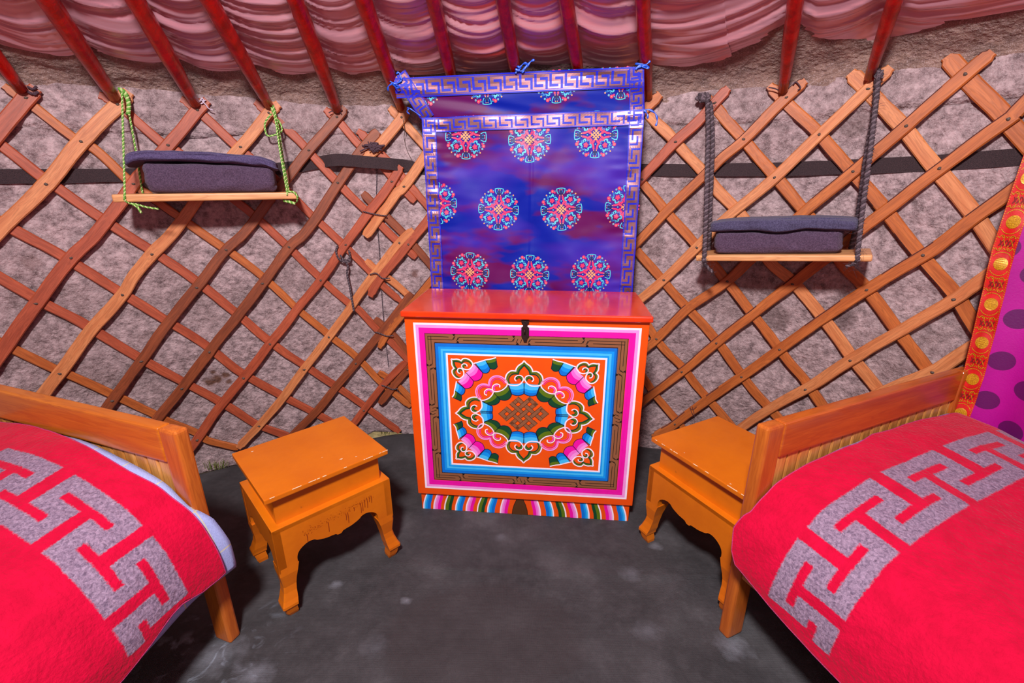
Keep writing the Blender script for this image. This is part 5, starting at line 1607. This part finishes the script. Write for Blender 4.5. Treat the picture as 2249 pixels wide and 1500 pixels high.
bm = bmesh.new(); lay = bm.verts.layers.float.new('dot')
def crt(u, v):
    z = .12 + 1.36 * v; p0 = bl(z) + .006; ph = p0 + .62 * u ** 1.1
    R = CR + .030 * sin(u * 22 + .6 * sin(z * 3)) * min(1, u * 9) + .006 * N3(u * 6, z * 4) - .008 * min(1, u * 5)
    return ph, z, R
vs = grid_mesh(bm, 190, 260, lambda u, v: wp(*crt(u, v)))
for i, r in enumerate(vs):
    for j, v in enumerate(r):
        ph, z, R = crt(i / 190, j / 260); v[lay] = dotd(ph * CR, z)
wpart(finish('curtain_cloth', bm, cur_m, smooth=True), curt)
band_m = mat('red_brocade', srgb(214, 18, 14), .5, srgb(170, 6, 10), 30, .6, .3, 300, bdist=.001)
gold_m = mat('gold_thread', srgb(232, 176, 20), .45, srgb(150, 90, 10), 700, .9, metal=.25, vpow=(.42, .56))
gold2_m = mat('dark_red_thread', srgb(126, 10, 14), .6)
bm = bmesh.new()
def bsurf(a, b, h):   # a in 0..1 across, b height
    ph = bl(b) + .0215 * a
    return wp(ph, b, CR - .010 - h + .004 * N3(a * 2, b * 16) + .002 * sin(b * 60) * (.3 + a))
grid_mesh(bm, 10, 160, lambda u, v: bsurf(u, .12 + 1.36 * v, 0))
Wb = .0215 * CR
P = Paint(bm, lambda a, b, h: bsurf(a / Wb, b, h), eps=.0012, maxseg=.01)
mz = [on_wall(px, py, CR)[1] for px, py in ((2247, 390), (2227, 489), (2198, 582), (2176, 667), (2154, 750))]
dzm = (mz[0] - mz[-1]) / 4
zs = [mz[0] - dzm * k for k in range(-2, 8)]
for z in zs:
    if not .2 < z < 1.4: continue
    P.dot((Wb * .52, z), .0135, 1, 1, 18, .0165)
    for s in (1, -1):
        P.stroke([(Wb * .5 + .018 * cos(k * .3) , z + s * (.010 + .020 * sin(k * .3))) for k in range(1, 10)], .0016, 1, layer=1)
        for k in range(-2, 3): P.stroke([(Wb * .5 + k * .008 - .003, z + s * .036), (Wb * .5 + k * .008, z + s * .040), (Wb * .5 + k * .008 + .003, z + s * .036)], .0016, 1, layer=1)
    zm = z - dzm / 2
    for k in range(4): P.stroke([(Wb * .5 - .012 + k * .007, zm - .008), (Wb * .5 - .006 + k * .007, zm + .008)], .003, 2, layer=1)
    for k in range(4): P.stroke([(Wb * .5 - .012 + k * .007, zm + .008), (Wb * .5 - .006 + k * .007, zm - .008)], .0016, 1 if k % 2 else 2, layer=2)
    for s in (1, -1):
        for k in (-1, 1):
            P.stroke([(Wb * .5 + k * (.010 + .005 * cos(a * .7)), zm + s * (.012 + .008 * sin(a * .7))) for a in range(7)], .0014, 1, layer=2)
for x in (.04, .96):
    for k in range(230): P.dot((Wb * x, .14 + k * .0058), .0011, 1, 1, 5, .0016)
wpart(finish('red_border', bm, [band_m, gold_m, gold2_m]), curt)

# ------------------------------------------------------------------ small ties on the lattice
wool_tie = mat('purple_wool', srgb(92, 64, 76), .9, srgb(50, 34, 44), 300, .8)
white_tie = mat('white_string', srgb(214, 196, 214), .8, srgb(170, 150, 170), 200, .5)
def tie(name, lines, r, m, label, cat='cord', tw=False):
    bm = bmesh.new()
    for l in lines:
        pts = [W3(p[0], p[1], p[2] if len(p) > 2 else 2.095) for p in l]
        if tw: twisted(bm, pts, r, 2, .012, 5, .0004)
        else: tube(bm, catmull(pts, 5), r, 6)
    ms = m if isinstance(m, list) else [m, m]
    return tag(finish(name, bm, ms, smooth=True), label, cat)
random.seed(21)
tie('wool_tie', [[(820 + random.gauss(0, 12), 322 + random.gauss(0, 5), 2.09 + random.uniform(-.006, .004)) for _ in range(5)] for k in range(12)] + [[(795, 319), (806, 324), (822, 322), (838, 330)]], .0028, wool_tie, 'fuzzy purple wool knot tying two slats above the webbing')
tie('cord_lashing', [[(797, 464), (812, 468), (832, 472), (850, 474)]], .0026, DM, 'thin dark cord lashed round crossed slats left of the brocade, upper one', tw=True)
tie('cord_lashing', [[(812, 603), (826, 600, 2.09), (840, 611), (856, 611)]], .0026, DM, 'thin dark cord lashed round slats left of the brocade foot', tw=True)
tie('cord_lashing', [[(824, 729), (836, 733), (850, 738), (864, 737)]], .0028, DM, 'thin dark cord lashed round slats just left of the chest lid', tw=True)
tie('cord_lashing', [[(838, 846), (850, 850), (862, 855), (874, 853)]], .0028, DM, 'lowest thin dark cord lashed round slats left of the chest front', tw=True)
tie('looped_cord', [[(742, 540), (738, 552), (744, 568), (756, 574), (768, 566), (766, 550)], [(757, 570), (764, 585), (762, 600), (768, 630), (774, 665), (777, 683)], [(747, 560), (758, 575), (770, 572)]], .0045, DM, 'dark wool cord looped over a slat and hanging down, left of the brocade', tw=True)
tie('hanging_string', [[(828, 372, 2.135), (827, 420, 2.135), (827, 470, 2.135), (834, 560, 2.135), (838, 640, 2.135), (846, 740, 2.135), (852, 790, 2.135), (857, 842, 2.135)]], .0022, DM, 'long dark string hanging behind the slats beside the brocade', tw=True)
tie('loose_thread', [[(885, 262, 2.09), (889, 285, 2.1), (888, 305, 2.12), (894, 330, 2.13), (905, 352, 2.13)]], .0011, rivet_m, 'thin dark thread dangling under the brocade upper left corner', 'thread')
tie('string_tie', [[(438, 224), (444, 216), (448, 224), (441, 228)], [(444, 222), (452, 230), (458, 238), (468, 242)], [(440, 218), (446, 222), (452, 220)]], .0022, white_tie, 'short white string knotted round a slat tip under the second left pole')
tie('cord_lashing', [[(54, 190), (60, 200), (72, 206), (84, 202)], [(56, 196), (66, 204), (80, 208)], [(60, 190), (72, 196), (80, 190)]], .004, wool_tie, 'brown cord bound round the slat tip at the far upper left', tw=True)
tie('cord_lashing', [[(722, 248), (730, 244), (742, 247), (752, 241)], [(735, 238), (744, 243), (750, 250)]], .002, wool_tie, 'thin brown cord round the slat tip left of the brocade pole')
tie('cord_lashing', [[(1688, 192), (1700, 194), (1712, 199)], [(1742, 186), (1748, 180), (1758, 192), (1752, 198)]], .0022, wool_tie, 'thin brown cord at the foot of the wide right pole')
tie('cord_lashing', [[(1516, 894), (1519, 905), (1524, 914)], [(1520, 892), (1524, 906), (1527, 922)], [(1514, 896), (1522, 899), (1530, 893)]], .0009, wool_tie, 'thin dark thread wound on a slat above the right side table')
# grass growing at the foot of the felt
grass_m = mat('grass_blades', srgb(84, 110, 44), .7, srgb(150, 140, 80), 60, .7)
for k_, (px, py, n, lab) in enumerate(((470, 1022, 60, 'green grass tuft at the wall foot between left bed and left table'), (497, 1006, 26, 'small upright grass tuft at the corner of the left table top'), (845, 950, 16, 'dry grass in the bright gap under the felt left of the chest'))):
    c = on_floor(px, py)
    bm = bmesh.new()
    for k in range(n):
        x, y = random.gauss(0, .03 if k_ == 0 else .012), random.gauss(0, .012)
        h = random.uniform(.015, .04) * (1.3 if k_ == 1 else 1); lx, ly = random.gauss(0, .015), random.gauss(0, .008)
        a, b_, d_ = Vector((x, y, -.012)), Vector((x + lx * .4, y + ly * .4, h * .6)), Vector((x + lx, y + ly, h))
        w_ = .0012
        q = [bm.verts.new(a + Vector((w_, 0, 0))), bm.verts.new(a - Vector((w_, 0, 0))), bm.verts.new(b_ - Vector((w_ * .7, 0, 0))), bm.verts.new(b_ + Vector((w_ * .7, 0, 0))), bm.verts.new(d_)]
        bm.faces.new(q[:4]); bm.faces.new((q[3], q[2], q[4]))
    o = finish('grass_tuft', bm, grass_m); o.location = c; tag(o, lab, 'grass', kind='stuff')
# daylight outside, entering under the lifted felt
area('outside_daylight', tuple(wp(-.145, .45, 2.45)), tuple(wp(-.145, 0, 2.2)), .3, 9, (1, .93, .6))
